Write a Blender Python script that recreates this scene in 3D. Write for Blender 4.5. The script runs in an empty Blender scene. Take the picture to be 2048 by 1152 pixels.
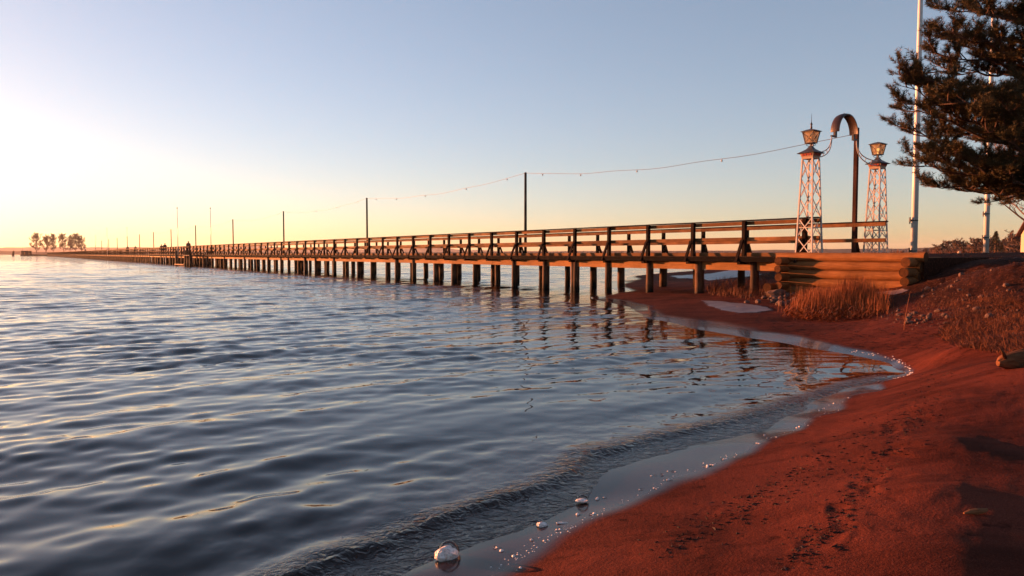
import bpy, bmesh, math, random
import numpy as np
from mathutils import Vector, Matrix

random.seed(7)
RNG = np.random.default_rng(11)
R = math.radians
sc = bpy.context.scene
col = sc.collection

# ------------------------------------------------------------------ camera
CAM_H = 1.45
FPX = 25.0 / 36.0 * 2048.0
HORIZON = 508.0
PITCH = math.atan((576.0 - HORIZON) / FPX)
cam_data = bpy.data.cameras.new('camera')
cam_data.lens = 25.0
cam_data.sensor_width = 36.0
cam_data.clip_start = 0.05
cam_data.clip_end = 30000.0
cam = bpy.data.objects.new('camera', cam_data)
col.objects.link(cam)
cam.location = (0, 0, CAM_H)
cam.rotation_euler = (math.pi / 2 - PITCH, 0, 0)
sc.camera = cam

# ------------------------------------------------------------------ sky, sun, exposure
SUN_AZ, SUN_EL = R(58), R(2.2)
world = bpy.data.worlds.new('World')
sc.world = world
world.use_nodes = True
wnt = world.node_tree
sky = wnt.nodes.new('ShaderNodeTexSky')
sky.sky_type = 'NISHITA'
sky.sun_disc = False
sky.sun_elevation = SUN_EL
sky.sun_rotation = -SUN_AZ
sky.air_density = 0.8
sky.dust_density = 0.5
sky.ozone_density = 1.7
wb = wnt.nodes.new('ShaderNodeMix')
wb.data_type = 'RGBA'
wb.blend_type = 'MULTIPLY'
wb.inputs[0].default_value = 1.0
tone = wnt.nodes.new('ShaderNodeGamma')
tone.inputs[1].default_value = 0.75
wnt.links.new(sky.outputs[0], tone.inputs[0])
soft = wnt.nodes.new('ShaderNodeHueSaturation')
soft.inputs['Saturation'].default_value = 0.92
wnt.links.new(tone.outputs[0], soft.inputs['Color'])
wnt.links.new(soft.outputs[0], wb.inputs[6])
wb.inputs[7].default_value = (1.57, 1.50, 1.63, 1)      # camera white balance
wnt.links.new(wb.outputs[2], wnt.nodes['Background'].inputs[0])
wnt.nodes['Background'].inputs[1].default_value = 0.0725

sun_data = bpy.data.lights.new('sun', 'SUN')
sun_data.energy = 5.0
sun_data.angle = R(0.6)
sun_data.color = (1.0, 0.34, 0.125)
sun = bpy.data.objects.new('sun', sun_data)
col.objects.link(sun)
SUN_DIR = Vector((-math.sin(SUN_AZ) * math.cos(SUN_EL), math.cos(SUN_AZ) * math.cos(SUN_EL), math.sin(SUN_EL)))
sun.rotation_euler = (-SUN_DIR).to_track_quat('-Z', 'Y').to_euler()

sc.view_settings.view_transform = 'Standard'
sc.view_settings.look = 'None'
sc.view_settings.gamma = 1.0
sc.view_settings.exposure = 2.05
sc.view_settings.use_curve_mapping = False
sc.cycles.max_bounces = 6
sc.cycles.transparent_max_bounces = 12

# ------------------------------------------------------------------ helpers
CP, SP = math.cos(PITCH), math.sin(PITCH)


def ray(px, py):
    u = (px - 1024.0) / FPX
    v = (576.0 - py) / FPX
    return Vector((u, CP + v * SP, v * CP - SP))


def on_z(px, py, z):
    """Place surveyed from the photograph: where the line of sight meets height z."""
    d = ray(px, py)
    t = (z - CAM_H) / d.z
    return Vector((d.x * t, d.y * t, z))


def at_y(px, py, Y):
    d = ray(px, py)
    t = Y / d.y
    return Vector((d.x * t, Y, CAM_H + d.z * t))


class MB:
    def __init__(self):
        self.v = []
        self.f = []

    def add(self, vs, fs):
        o = len(self.v)
        self.v.extend([tuple(p) for p in vs])
        self.f.extend([tuple(i + o for i in f) for f in fs])

    def box(self, x0, x1, y0, y1, z0, z1):
        self.add([(x0, y0, z0), (x1, y0, z0), (x1, y1, z0), (x0, y1, z0),
                  (x0, y0, z1), (x1, y0, z1), (x1, y1, z1), (x0, y1, z1)],
                 [(0, 3, 2, 1), (4, 5, 6, 7), (0, 1, 5, 4), (1, 2, 6, 5), (2, 3, 7, 6), (3, 0, 4, 7)])

    def beam(self, p0, p1, w, h, up=(0, 0, 1)):
        p0, p1 = Vector(p0), Vector(p1)
        d = (p1 - p0).normalized()
        up = Vector(up)
        s = d.cross(up)
        if s.length < 1e-4:
            s = d.cross(Vector((0, 1, 0)))
        s.normalize()
        t = s.cross(d).normalized()
        vs = []
        for p in (p0, p1):
            for a, b in ((-1, -1), (1, -1), (1, 1), (-1, 1)):
                vs.append(p + s * (a * w / 2) + t * (b * h / 2))
        self.add(vs, [(3, 2, 1, 0), (4, 5, 6, 7), (0, 1, 5, 4), (1, 2, 6, 5), (2, 3, 7, 6), (3, 0, 4, 7)])

    def tube(self, pts, radii, n=8, caps=True):
        pts = [Vector(p) for p in pts]
        m = len(pts)
        d = (pts[1] - pts[0]).normalized()
        ref = Vector((0, 0, 1)) if abs(d.z) < 0.9 else Vector((1, 0, 0))
        vs, fs = [], []
        s = d.cross(ref).normalized()
        for i in range(m):
            if i == 0:
                d = pts[1] - pts[0]
            elif i == m - 1:
                d = pts[-1] - pts[-2]
            else:
                d = pts[i + 1] - pts[i - 1]
            d.normalize()
            s = (s - d * s.dot(d))
            if s.length < 1e-6:
                s = d.orthogonal()
            s.normalize()
            t = d.cross(s)
            for k in range(n):
                a = 2 * math.pi * k / n
                vs.append(pts[i] + (s * math.cos(a) + t * math.sin(a)) * radii[i])
        for i in range(m - 1):
            for k in range(n):
                fs.append((i * n + k, i * n + (k + 1) % n, (i + 1) * n + (k + 1) % n, (i + 1) * n + k))
        if caps:
            fs.append(tuple(range(n - 1, -1, -1)))
            fs.append(tuple((m - 1) * n + k for k in range(n)))
        self.add(vs, fs)

    def mesh(self, name, mat=None, smooth=False):
        me = bpy.data.meshes.new(name)
        me.from_pydata(self.v, [], self.f)
        if mat:
            me.materials.append(mat)
        if smooth:
            me.polygons.foreach_set('use_smooth', [True] * len(me.polygons))
        me.update()
        return me

    def build(self, name, mat, parent=None, loc=None, rot=None, smooth=False):
        return link(name, self.mesh(name, mat, smooth), parent, loc, rot)


def link(name, data, parent=None, loc=None, rot=None):
    o = bpy.data.objects.new(name, data)
    col.objects.link(o)
    if parent:
        o.parent = parent
    if loc is not None:
        o.location = loc
    if rot is not None:
        o.rotation_euler = rot
    return o


def tag(o, label=None, cat=None, group=None, kind=None):
    if label:
        o['label'] = label
    if cat:
        o['category'] = cat
    if group:
        o['group'] = group
    if kind:
        o['kind'] = kind
    return o


def thing(name, label, cat, loc=(0, 0, 0), rotz=0.0, group=None):
    return tag(link(name, None, None, loc, (0, 0, rotz)), label, cat, group)


def np_mesh(name, verts, quads, mat, smooth=True):
    me = bpy.data.meshes.new(name)
    k = quads.shape[1]
    me.vertices.add(len(verts))
    me.vertices.foreach_set('co', np.asarray(verts, np.float32).ravel())
    me.loops.add(quads.size)
    me.loops.foreach_set('vertex_index', quads.astype(np.int32).ravel())
    me.polygons.add(len(quads))
    me.polygons.foreach_set('loop_start', np.arange(0, quads.size, k, dtype=np.int32))
    me.polygons.foreach_set('loop_total', np.full(len(quads), k, np.int32))
    me.polygons.foreach_set('use_smooth', np.full(len(quads), smooth))
    me.update(calc_edges=True)
    me.validate()
    me.materials.append(mat)
    return me


def set_attr(me, name, vals):
    a = me.attributes.new(name, 'FLOAT', 'POINT')
    a.data.foreach_set('value', np.asarray(vals, np.float32))


def smoothstep(a, b, x):
    t = np.clip((x - a) / (b - a), 0, 1)
    return t * t * (3 - 2 * t)


# ---- value noise (vectorised) for terrain and wave envelopes
_perm = RNG.random((256, 256))


def vnoise(x, y):
    xi = np.floor(x).astype(int)
    yi = np.floor(y).astype(int)
    fx, fy = x - xi, y - yi
    fx = fx * fx * (3 - 2 * fx)
    fy = fy * fy * (3 - 2 * fy)
    g = lambda a, b: _perm[a & 255, b & 255]
    return ((g(xi, yi) * (1 - fx) + g(xi + 1, yi) * fx) * (1 - fy)
            + (g(xi, yi + 1) * (1 - fx) + g(xi + 1, yi + 1) * fx) * fy) * 2 - 1


def fbm(x, y, o=4):
    s, a = 0, 1.0
    for k in range(o):
        s = s + a * vnoise(x * 2 ** k + 17.3 * k, y * 2 ** k - 9.1 * k)
        a *= 0.5
    return s / 1.9


# ------------------------------------------------------------------ materials
def new_mat(name):
    m = bpy.data.materials.new(name)
    m.use_nodes = True
    nt = m.node_tree
    return m, nt, nt.nodes['Principled BSDF']


def N(nt, typ, **kw):
    n = nt.nodes.new(typ)
    for k, v in kw.items():
        setattr(n, k, v)
    return n


def L(nt, a, b):
    nt.links.new(a, b)


def ramp(nt, fac, stops):
    r = N(nt, 'ShaderNodeValToRGB')
    els = r.color_ramp.elements
    while len(els) < len(stops):
        els.new(0.5)
    for e, (p, c) in zip(els, stops):
        e.position = p
        e.color = (*c, 1)
    L(nt, fac, r.inputs[0])
    return r.outputs[0]


def mixc(nt, fac, a, b, blend='MIX'):
    m = N(nt, 'ShaderNodeMix', data_type='RGBA', blend_type=blend)
    if isinstance(fac, (int, float)):
        m.inputs[0].default_value = fac
    else:
        L(nt, fac, m.inputs[0])
    for s, i in ((a, 6), (b, 7)):
        if isinstance(s, tuple):
            m.inputs[i].default_value = (*s, 1)
        else:
            L(nt, s, m.inputs[i])
    return m.outputs[2]


def noise(nt, scale, detail=4, rough=0.6, stretch=None, coord='Object', offset=None):
    tc = N(nt, 'ShaderNodeTexCoord')
    n = N(nt, 'ShaderNodeTexNoise')
    n.inputs['Scale'].default_value = scale
    n.inputs['Detail'].default_value = detail
    n.inputs['Roughness'].default_value = rough
    src = tc.outputs[coord]
    if stretch or offset is not None:
        mp = N(nt, 'ShaderNodeMapping')
        if stretch:
            mp.inputs['Scale'].default_value = stretch
        L(nt, src, mp.inputs[0])
        if offset is not None:
            L(nt, offset, mp.inputs['Location'])
        src = mp.outputs[0]
    L(nt, src, n.inputs['Vector'])
    return n.outputs['Fac']


def bump(nt, bsdf, h, strength, dist, prev=None):
    b = N(nt, 'ShaderNodeBump')
    b.inputs['Strength'].default_value = strength
    b.inputs['Distance'].default_value = dist
    L(nt, h, b.inputs['Height'])
    if prev:
        L(nt, prev, b.inputs['Normal'])
    L(nt, b.outputs[0], bsdf.inputs['Normal'])
    return b.outputs[0]


def wood_mat(name, dark, light, grain=(1.2, 14, 14), rough=0.8, var=0.35, stain=0.5):
    """Weathered timber: grain along the local x axis, knots, stains, tone by piece."""
    dark, light = tuple(c * .66 for c in dark), tuple(c * .66 for c in light)
    m, nt, b = new_mat(name)
    oi = N(nt, 'ShaderNodeObjectInfo')
    cx = N(nt, 'ShaderNodeCombineXYZ')
    mul = N(nt, 'ShaderNodeMath', operation='MULTIPLY')
    mul.inputs[1].default_value = 37.0
    L(nt, oi.outputs['Random'], mul.inputs[0])
    L(nt, mul.outputs[0], cx.inputs[0])
    L(nt, mul.outputs[0], cx.inputs[1])
    g = noise(nt, 3.0, 6, 0.65, grain, offset=cx.outputs[0])
    s = noise(nt, 1.1, 4, 0.6, None, offset=cx.outputs[0])
    c = ramp(nt, g, [(0.3, dark), (0.7, light)])
    sm = ramp(nt, s, [(0.38, (stain, stain, stain)), (0.62, (1, 1, 1))])
    c = mixc(nt, 1.0, c, sm, 'MULTIPLY')
    rr = ramp(nt, oi.outputs['Random'], [(0.0, (1 - var,) * 3), (1.0, (1.0,) * 3)])
    c = mixc(nt, 1.0, c, rr, 'MULTIPLY')
    L(nt, c, b.inputs['Base Color'])
    b.inputs['Roughness'].default_value = rough
    b.inputs['Specular IOR Level'].default_value = 0.08
    bump(nt, b, g, 0.5, 0.01)
    return m


def plain_mat(name, colr, rough=0.6, metal=0.0, var=0.15, scale=6.0, bumpd=0.003):
    m, nt, b = new_mat(name)
    n = noise(nt, scale, 4, 0.6)
    colr = tuple(c * (.72 if max(colr) > .45 else .66) for c in colr)
    lo = tuple(c * (1 - var) for c in colr)
    hi = tuple(min(1, c * (1 + var)) for c in colr)
    L(nt, ramp(nt, n, [(0.3, lo), (0.7, hi)]), b.inputs['Base Color'])
    b.inputs['Roughness'].default_value = rough
    b.inputs['Metallic'].default_value = metal
    if bumpd:
        bump(nt, b, n, 0.4, bumpd)
    return m


M = {}
M['rail'] = wood_mat('rail_timber', (0.22, 0.095, 0.038), (0.48, 0.23, 0.095), stain=0.5, var=0.45)
M['stringer'] = wood_mat('stringer_timber', (0.34, 0.155, 0.055), (0.60, 0.30, 0.12), stain=0.75, var=0.2)
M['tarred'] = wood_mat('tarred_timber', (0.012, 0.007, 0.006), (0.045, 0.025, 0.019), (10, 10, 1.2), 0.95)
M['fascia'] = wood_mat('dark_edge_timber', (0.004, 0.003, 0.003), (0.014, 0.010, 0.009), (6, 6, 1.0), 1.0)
M['pile'] = wood_mat('pile_timber', (0.10, 0.05, 0.03), (0.27, 0.14, 0.08), (9, 9, 0.8), 0.7)
M['log'] = wood_mat('log_timber', (0.27, 0.105, 0.034), (0.50, 0.215, 0.075), (0.8, 9, 9), 0.75, 0.25, 0.6)
M['end_grain'] = wood_mat('log_end_grain', (0.08, 0.03, 0.012), (0.22, 0.09, 0.035), (5, 5, 5), 0.9, 0.3, 0.5)
M['deck'] = wood_mat('deck_timber', (0.12, 0.08, 0.06), (0.25, 0.17, 0.12), (9, 1.2, 9))
M['mast'] = wood_mat('mast_timber', (0.05, 0.035, 0.025), (0.13, 0.09, 0.06), (8, 8, 0.8))
M['gate_post'] = wood_mat('gate_post_timber', (0.055, 0.022, 0.016), (0.10, 0.04, 0.028), (8, 8, 0.8))
M['white'] = plain_mat('weathered_white_paint', (0.52, 0.49, 0.47), 0.55, var=0.14, scale=9)
M['pole_white'] = plain_mat('flagpole_white', (0.74, 0.72, 0.70), 0.35, var=0.05, scale=2, bumpd=0)
M['roofing'] = plain_mat('dark_sheet_metal', (0.085, 0.085, 0.095), 0.5, 0.3, 0.2, 10)
M['iron'] = plain_mat('black_iron', (0.045, 0.035, 0.035), 0.5, 0.4, 0.2, 12)
M['copper'] = plain_mat('brown_copper_sheet', (0.05, 0.025, 0.02), 0.5, 0.25, 0.25, 5)
M['red'] = plain_mat('red_paint', (0.42, 0.045, 0.03), 0.55, var=0.2, scale=15)
M['cream'] = plain_mat('frieze_paint', (0.42, 0.27, 0.18), 0.6, var=0.15, scale=12)
M['cloth'] = plain_mat('dark_jacket', (0.025, 0.022, 0.025), 0.9, var=0.3)
M['skin'] = plain_mat('skin', (0.45, 0.27, 0.2), 0.6, var=0.05)
M['cable'] = plain_mat('black_cable', (0.03, 0.025, 0.025), 0.6, var=0.1)
M['house'] = plain_mat('cream_plaster', (0.55, 0.43, 0.30), 0.85, var=0.1, scale=1.5)
M['tile_roof'] = plain_mat('dark_roof_tiles', (0.11, 0.045, 0.035), 0.8, var=0.2, scale=4)
M['bark'] = plain_mat('pine_bark', (0.09, 0.042, 0.025), 0.9, var=0.4, scale=7, bumpd=0.02)
M['twig'] = plain_mat('bare_twigs', (0.22, 0.12, 0.075), 0.9, var=0.25, scale=3, bumpd=0)
M['stone'] = plain_mat('beach_stone', (0.13, 0.062, 0.043), 0.85, var=0.35, scale=7, bumpd=0.02)
M['drift'] = wood_mat('driftwood', (0.20, 0.07, 0.03), (0.38, 0.16, 0.075), (2, 11, 11), 0.85, 0.2)


def foliage_mat():
    m, nt, b = new_mat('pine_needles')
    n = noise(nt, 1.3, 3, 0.6)
    L(nt, ramp(nt, n, [(0.3, (0.030, 0.026, 0.009)), (0.7, (0.095, 0.062, 0.022))]), b.inputs['Base Color'])
    b.inputs['Roughness'].default_value = 0.6
    b.inputs['Specular IOR Level'].default_value = 0.2
    return m


M['needles'] = foliage_mat()


def grass_mat(name, a, bcol):
    m, nt, b = new_mat(name)
    b.inputs['Sheen Weight'].default_value = 0.0
    n = noise(nt, 2.2, 4, 0.7)
    L(nt, ramp(nt, n, [(0.3, a), (0.7, bcol)]), b.inputs['Base Color'])
    b.inputs['Roughness'].default_value = 0.75
    b.inputs['Specular IOR Level'].default_value = 0.2
    return m


M['reed'] = grass_mat('dry_reed', (0.10, 0.025, 0.008), (0.28, 0.082, 0.025))
M['grass'] = grass_mat('dry_bank_grass', (0.04, 0.013, 0.006), (0.19, 0.058, 0.023))
M['debris'] = grass_mat('dark_weed', (0.010, 0.005, 0.004), (0.028, 0.012, 0.009))


def sand_mat():
    m, nt, b = new_mat('red_brown_sand')
    wet = N(nt, 'ShaderNodeAttribute', attribute_name='wet').outputs['Fac']
    bank = N(nt, 'ShaderNodeAttribute', attribute_name='bank').outputs['Fac']
    gr = noise(nt, 260, 2, 0.7)
    md = noise(nt, 9, 5, 0.65)
    lg = noise(nt, 0.9, 4, 0.55)
    dry = ramp(nt, gr, [(0.25, (0.045, 0.0090, 0.0052)), (0.5, (0.090, 0.0185, 0.0102)), (0.72, (0.19, 0.056, 0.036))])
    tone = ramp(nt, lg, [(0.34, (0.50, 0.47, 0.45)), (0.48, (0.85, 0.85, 0.85)), (0.66, (1.08, 1.10, 1.12))])
    drift_lines = noise(nt, 1.6, 5, 0.6, (0.35, 2.2, 1.0))
    tone = mixc(nt, 1.0, tone, ramp(nt, drift_lines, [(0.36, (0.62, 0.60, 0.58)), (0.52, (1, 1, 1))]), 'MULTIPLY')
    dry = mixc(nt, 1.0, dry, tone, 'MULTIPLY')
    sp = ramp(nt, md, [(0.30, (0.35, 0.3, 0.28)), (0.42, (1, 1, 1))])
    dry = mixc(nt, 1.0, dry, sp, 'MULTIPLY')
    soil = ramp(nt, noise(nt, 14, 5, 0.7), [(0.3, (0.008, 0.004, 0.003)), (0.55, (0.035, 0.011, 0.006)), (0.8, (0.11, 0.045, 0.03))])
    c = mixc(nt, bank, dry, soil)
    c = mixc(nt, wet, c, mixc(nt, 1.0, c, (0.33, 0.28, 0.27), 'MULTIPLY'))
    L(nt, c, b.inputs['Base Color'])
    rr = N(nt, 'ShaderNodeMapRange')
    rr.inputs['To Min'].default_value = 0.9
    rr.inputs['To Max'].default_value = 0.25
    L(nt, wet, rr.inputs[0])
    L(nt, rr.outputs[0], b.inputs['Roughness'])
    b.inputs['Specular IOR Level'].default_value = 0.04
    cw = N(nt, 'ShaderNodeMath', operation='MULTIPLY')
    cw.inputs[1].default_value = 0.5
    L(nt, wet, cw.inputs[0])
    L(nt, cw.outputs[0], b.inputs['Coat Weight'])
    b.inputs['Coat Roughness'].default_value = 0.09
    b.inputs['Coat IOR'].default_value = 1.33
    hsum = N(nt, 'ShaderNodeMath', operation='ADD')
    L(nt, md, hsum.inputs[0])
    L(nt, noise(nt, 60, 4, 0.7), hsum.inputs[1])
    st = N(nt, 'ShaderNodeMapRange')
    st.inputs['To Min'].default_value = 0.6
    st.inputs['To Max'].default_value = 0.05
    L(nt, wet, st.inputs[0])
    bp = N(nt, 'ShaderNodeBump')
    bp.inputs['Distance'].default_value = 0.012
    L(nt, st.outputs[0], bp.inputs['Strength'])
    L(nt, hsum.outputs[0], bp.inputs['Height'])
    L(nt, bp.outputs[0], b.inputs['Normal'])
    return m


M['sand'] = sand_mat()


def water_mat():
    m, nt, b = new_mat('lake_water')
    ruf = N(nt, 'ShaderNodeAttribute', attribute_name='ruffle').outputs['Fac']
    chop = N(nt, 'ShaderNodeAttribute', attribute_name='chop').outputs['Fac']
    shal = N(nt, 'ShaderNodeAttribute', attribute_name='shallow').outputs['Fac']
    c = mixc(nt, shal, (0.0055, 0.0045, 0.004), (0.022, 0.009, 0.006))
    L(nt, c, b.inputs['Base Color'])
    b.inputs['IOR'].default_value = 1.333
    b.inputs['Roughness'].default_value = 0.035
    # wind ripples on the open water, crests across the wind
    tc = N(nt, 'ShaderNodeTexCoord')
    mp = N(nt, 'ShaderNodeMapping')
    mp.inputs['Rotation'].default_value = (0, 0, R(-25))
    mp.inputs['Scale'].default_value = (0.35, 1.0, 1.0)
    L(nt, tc.outputs['Object'], mp.inputs[0])
    n1 = N(nt, 'ShaderNodeTexNoise')
    n1.inputs['Scale'].default_value = 2.4
    n1.inputs['Detail'].default_value = 5
    n1.inputs['Roughness'].default_value = 0.55
    L(nt, mp.outputs[0], n1.inputs['Vector'])
    b1 = N(nt, 'ShaderNodeBump')
    b1.inputs['Distance'].default_value = 0.13
    L(nt, ruf, b1.inputs['Strength'])
    L(nt, n1.outputs['Fac'], b1.inputs['Height'])
    # small broken chop behind the shore wave
    n2 = N(nt, 'ShaderNodeTexNoise')
    n2.inputs['Scale'].default_value = 16.0
    n2.inputs['Detail'].default_value = 3
    n2.inputs['Distortion'].default_value = 1.2
    mp2 = N(nt, 'ShaderNodeMapping')
    mp2.inputs['Rotation'].default_value = (0, 0, R(-35))
    mp2.inputs['Scale'].default_value = (0.8, 1.0, 1.0)
    L(nt, tc.outputs['Object'], mp2.inputs[0])
    L(nt, mp2.outputs[0], n2.inputs['Vector'])
    b2 = N(nt, 'ShaderNodeBump')
    b2.inputs['Distance'].default_value = 0.02
    L(nt, chop, b2.inputs['Strength'])
    L(nt, n2.outputs['Fac'], b2.inputs['Height'])
    L(nt, b1.outputs[0], b2.inputs['Normal'])
    L(nt, b2.outputs[0], b.inputs['Normal'])
    return m


M['water'] = water_mat()


def ice_mat():
    m, nt, b = new_mat('thin_frosty_ice')
    n = noise(nt, 3, 5, 0.65)
    L(nt, ramp(nt, n, [(0.35, (0.09, 0.065, 0.068)), (0.65, (0.22, 0.18, 0.185))]), b.inputs['Base Color'])
    b.inputs['Roughness'].default_value = 0.35
    bump(nt, b, noise(nt, 25, 4, 0.7), 0.3, 0.005)
    cov = N(nt, 'ShaderNodeAttribute', attribute_name='cover').outputs['Fac']
    th = N(nt, 'ShaderNodeMath', operation='ADD')
    L(nt, cov, th.inputs[0])
    L(nt, noise(nt, 2.2, 6, 0.7), th.inputs[1])
    fr = N(nt, 'ShaderNodeMapRange')
    fr.inputs['From Min'].default_value = 0.62
    fr.inputs['From Max'].default_value = 0.95
    L(nt, th.outputs[0], fr.inputs[0])
    L(nt, fr.outputs[0], b.inputs['Alpha'])
    return m


M['ice'] = ice_mat()


def foam_mat():
    m, nt, b = new_mat('white_foam')
    n = N(nt, 'ShaderNodeTexVoronoi')
    n.inputs['Scale'].default_value = 90
    tc = N(nt, 'ShaderNodeTexCoord')
    L(nt, tc.outputs['Object'], n.inputs['Vector'])
    L(nt, ramp(nt, n.outputs['Distance'], [(0.0, (0.45, 0.36, 0.33)), (0.6, (0.74, 0.65, 0.62))]), b.inputs['Base Color'])
    b.inputs['Roughness'].default_value = 0.5
    bump(nt, b, n.outputs['Distance'], 0.6, 0.01)
    return m


M['foam'] = foam_mat()


def bubble_mat():
    m, nt, b = new_mat('soap_film')
    b.inputs['Base Color'].default_value = (1, 1, 1, 1)
    out = nt.nodes['Material Output']
    tr = N(nt, 'ShaderNodeBsdfTransparent')
    gl = N(nt, 'ShaderNodeBsdfGlossy')
    gl.inputs['Roughness'].default_value = 0.02
    lw = N(nt, 'ShaderNodeLayerWeight')
    lw.inputs[0].default_value = 0.2
    p = N(nt, 'ShaderNodeMath', operation='MULTIPLY_ADD')
    p.inputs[1].default_value = 1.3
    p.inputs[2].default_value = 0.03
    L(nt, lw.outputs['Fresnel'], p.inputs[0])
    mx = N(nt, 'ShaderNodeMixShader')
    L(nt, p.outputs[0], mx.inputs[0])
    L(nt, tr.outputs[0], mx.inputs[1])
    L(nt, gl.outputs[0], mx.inputs[2])
    L(nt, mx.outputs[0], out.inputs['Surface'])
    return m


M['bubble'] = bubble_mat()


def lantern_glass():
    m, nt, b = new_mat('lantern_glass')
    b.inputs['Base Color'].default_value = (0.62, 0.52, 0.40, 1)
    b.inputs['Roughness'].default_value = 0.25
    out = nt.nodes['Material Output']
    tl = N(nt, 'ShaderNodeBsdfTranslucent')
    tl.inputs[0].default_value = (0.8, 0.6, 0.35, 1)
    tr = N(nt, 'ShaderNodeBsdfTransparent')
    tr.inputs[0].default_value = (0.85, 0.8, 0.7, 1)
    m1 = N(nt, 'ShaderNodeMixShader')
    m1.inputs[0].default_value = 0.45
    L(nt, b.outputs[0], m1.inputs[1])
    L(nt, tl.outputs[0], m1.inputs[2])
    m2 = N(nt, 'ShaderNodeMixShader')
    m2.inputs[0].default_value = 0.68
    L(nt, m1.outputs[0], m2.inputs[1])
    L(nt, tr.outputs[0], m2.inputs[2])
    L(nt, m2.outputs[0], out.inputs['Surface'])
    return m


M['lantern'] = lantern_glass()


def bulb_mat(name, colr, strength):
    m, nt, b = new_mat(name)
    b.inputs['Base Color'].default_value = (0.8, 0.75, 0.7, 1)
    b.inputs['Emission Color'].default_value = (*colr, 1)
    b.inputs['Emission Strength'].default_value = strength
    return m


M['bulb_emissive'] = bulb_mat('emissive_bulb', (1.0, 0.55, 0.18), 0.7)  # bulb material with a weak orange emission
M['bulb'] = plain_mat('glass_bulb', (0.7, 0.66, 0.62), 0.15, var=0.05, bumpd=0)


def hill_mat(name, a, bcol):
    m, nt, b = new_mat(name)
    n = noise(nt, 0.012, 6, 0.7)
    L(nt, ramp(nt, n, [(0.35, a), (0.65, bcol)]), b.inputs['Base Color'])
    b.inputs['Roughness'].default_value = 1.0
    b.inputs['Specular IOR Level'].default_value = 0.0
    return m


M['hill'] = hill_mat('forested_hill', (0.030, 0.022, 0.020), (0.06, 0.042, 0.036))

# ------------------------------------------------------------------ pier frame (surveyed)
VX = 33.5
SLOPE = (VX - 1024.0) / FPX
DN = math.hypot(SLOPE, 1)
PD = Vector((SLOPE / DN, 1 / DN, 0))          # along the pier, away from shore
PN = Vector((-PD.y, PD.x, 0))                 # across the pier, towards the near side
K0 = 22.15
PY0 = 2.0 * PD.y * 12.2
PO = Vector((K0 + SLOPE * PY0, PY0, 0))
PROT = math.atan2(PD.y, PD.x)
WIDTH = 3.33


def pw(u, y, z=0.0):
    """pier coordinates (along, towards near side, up) to world"""
    return PO + PD * u + PN * y + Vector((0, 0, z))


def px_u(px, y):
    """distance along the pier at which something at lateral offset y stands on column px"""
    a = (px - 1024.0) / FPX
    base = PO + PN * y
    # (base.x + PD.x u) = a (base.y + PD.y u)   (horizon-level column)
    return (a * base.y - base.x) / (PD.x - a * PD.y)


# ------------------------------------------------------------------ terrain
L1 = [(820, 1148), (919, 1110), (1018, 1076), (1096, 1046), (1171, 1012), (1208, 971), (1236, 945), (1290, 925), (1407, 893),
      (1513, 869), (1573, 839), (1625, 810), (1684, 776), (1740, 764), (1795, 755), (1815, 744), (1785, 727), (1720, 711),
      (1620, 694), (1490, 672), (1390, 655), (1290, 634), (1190, 598)]
L2 = [(1000, 1145), (1080, 1098), (1200, 1033), (1300, 988), (1400, 945), (1500, 905), (1600, 860), (1680, 820), (1760, 780),
      (1826, 745), (1800, 724), (1740, 704), (1640, 684), (1500, 659), (1400, 642), (1300, 621), (1206, 593)]
cps = [on_z(x, y, 0.0) for x, y in L1] + [on_z(x, y, 0.03) for x, y in L2]
G = [  # column, row, height
    (700, 1150, -.10), (500, 1050, -.25), (900, 1010, -.09), (1100, 900, -.10), (1300, 810, -.12), (1480, 740, -.10),
    (1000, 760, -.35), (500, 800, -.5), (1150, 650, -.25), (1000, 600, -.6), (0, 1100, -.4), (0, 700, -1.0), (800, 580, -1.1),
    (1150, 560, -.4), (1050, 540, -.8), (1300, 680, -.09), (1600, 725, -.03),
    (1300, 602, .07), (1240, 585, .03), (1320, 582, .08), (1423, 585, .14), (1380, 620, .07), (1480, 630, .08),
    (1205, 577, -.03), (1180, 572, -.06), (1195, 563, .0), (1250, 566, .03), (1300, 556, .07), (1260, 553, .0),
    (1330, 546, .0), (1430, 541, .0), (1560, 537, .05), (1440, 560, .12), (1540, 560, .2), (1535, 580, .2),
    (1600, 622, .16), (1690, 645, .14), (1750, 625, .24), (1560, 640, .08), (1800, 690, .14),
    (1500, 1060, .17), (1300, 1120, .14), (1700, 950, .19), (1600, 1130, .24), (1820, 850, .24), (1850, 770, .20),
    (1800, 1050, .30), (1900, 800, .33), (1935, 800, .35), (1905, 880, .34), (1890, 980, .33), (1990, 765, .385), (2048, 745, .45),
    (2030, 830, .335), (2030, 900, .315), (1990, 1000, .318), (2048, 1060, .305), (1960, 1120, .33), (2048, 1150, .31),
    (1900, 700, .30), (1960, 730, .36), (2048, 700, .43),
]
cps += [on_z(x, y, z) for x, y, z in G]
H = [  # column, row, distance
    (1850, 640, 11.5), (1950, 600, 12.6), (2048, 600, 11.2), (1850, 562, 16.7), (1950, 546, 15.2), (2048, 521, 13.6),
    (1990, 650, 9.8), (1800, 580, 17.2), (1700, 585, 18.2), (1600, 592, 19.3), (1900, 655, 10.6), (1760, 596, 16.3),
]
cps += [at_y(x, y, Y) for x, y, Y in H]
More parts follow.
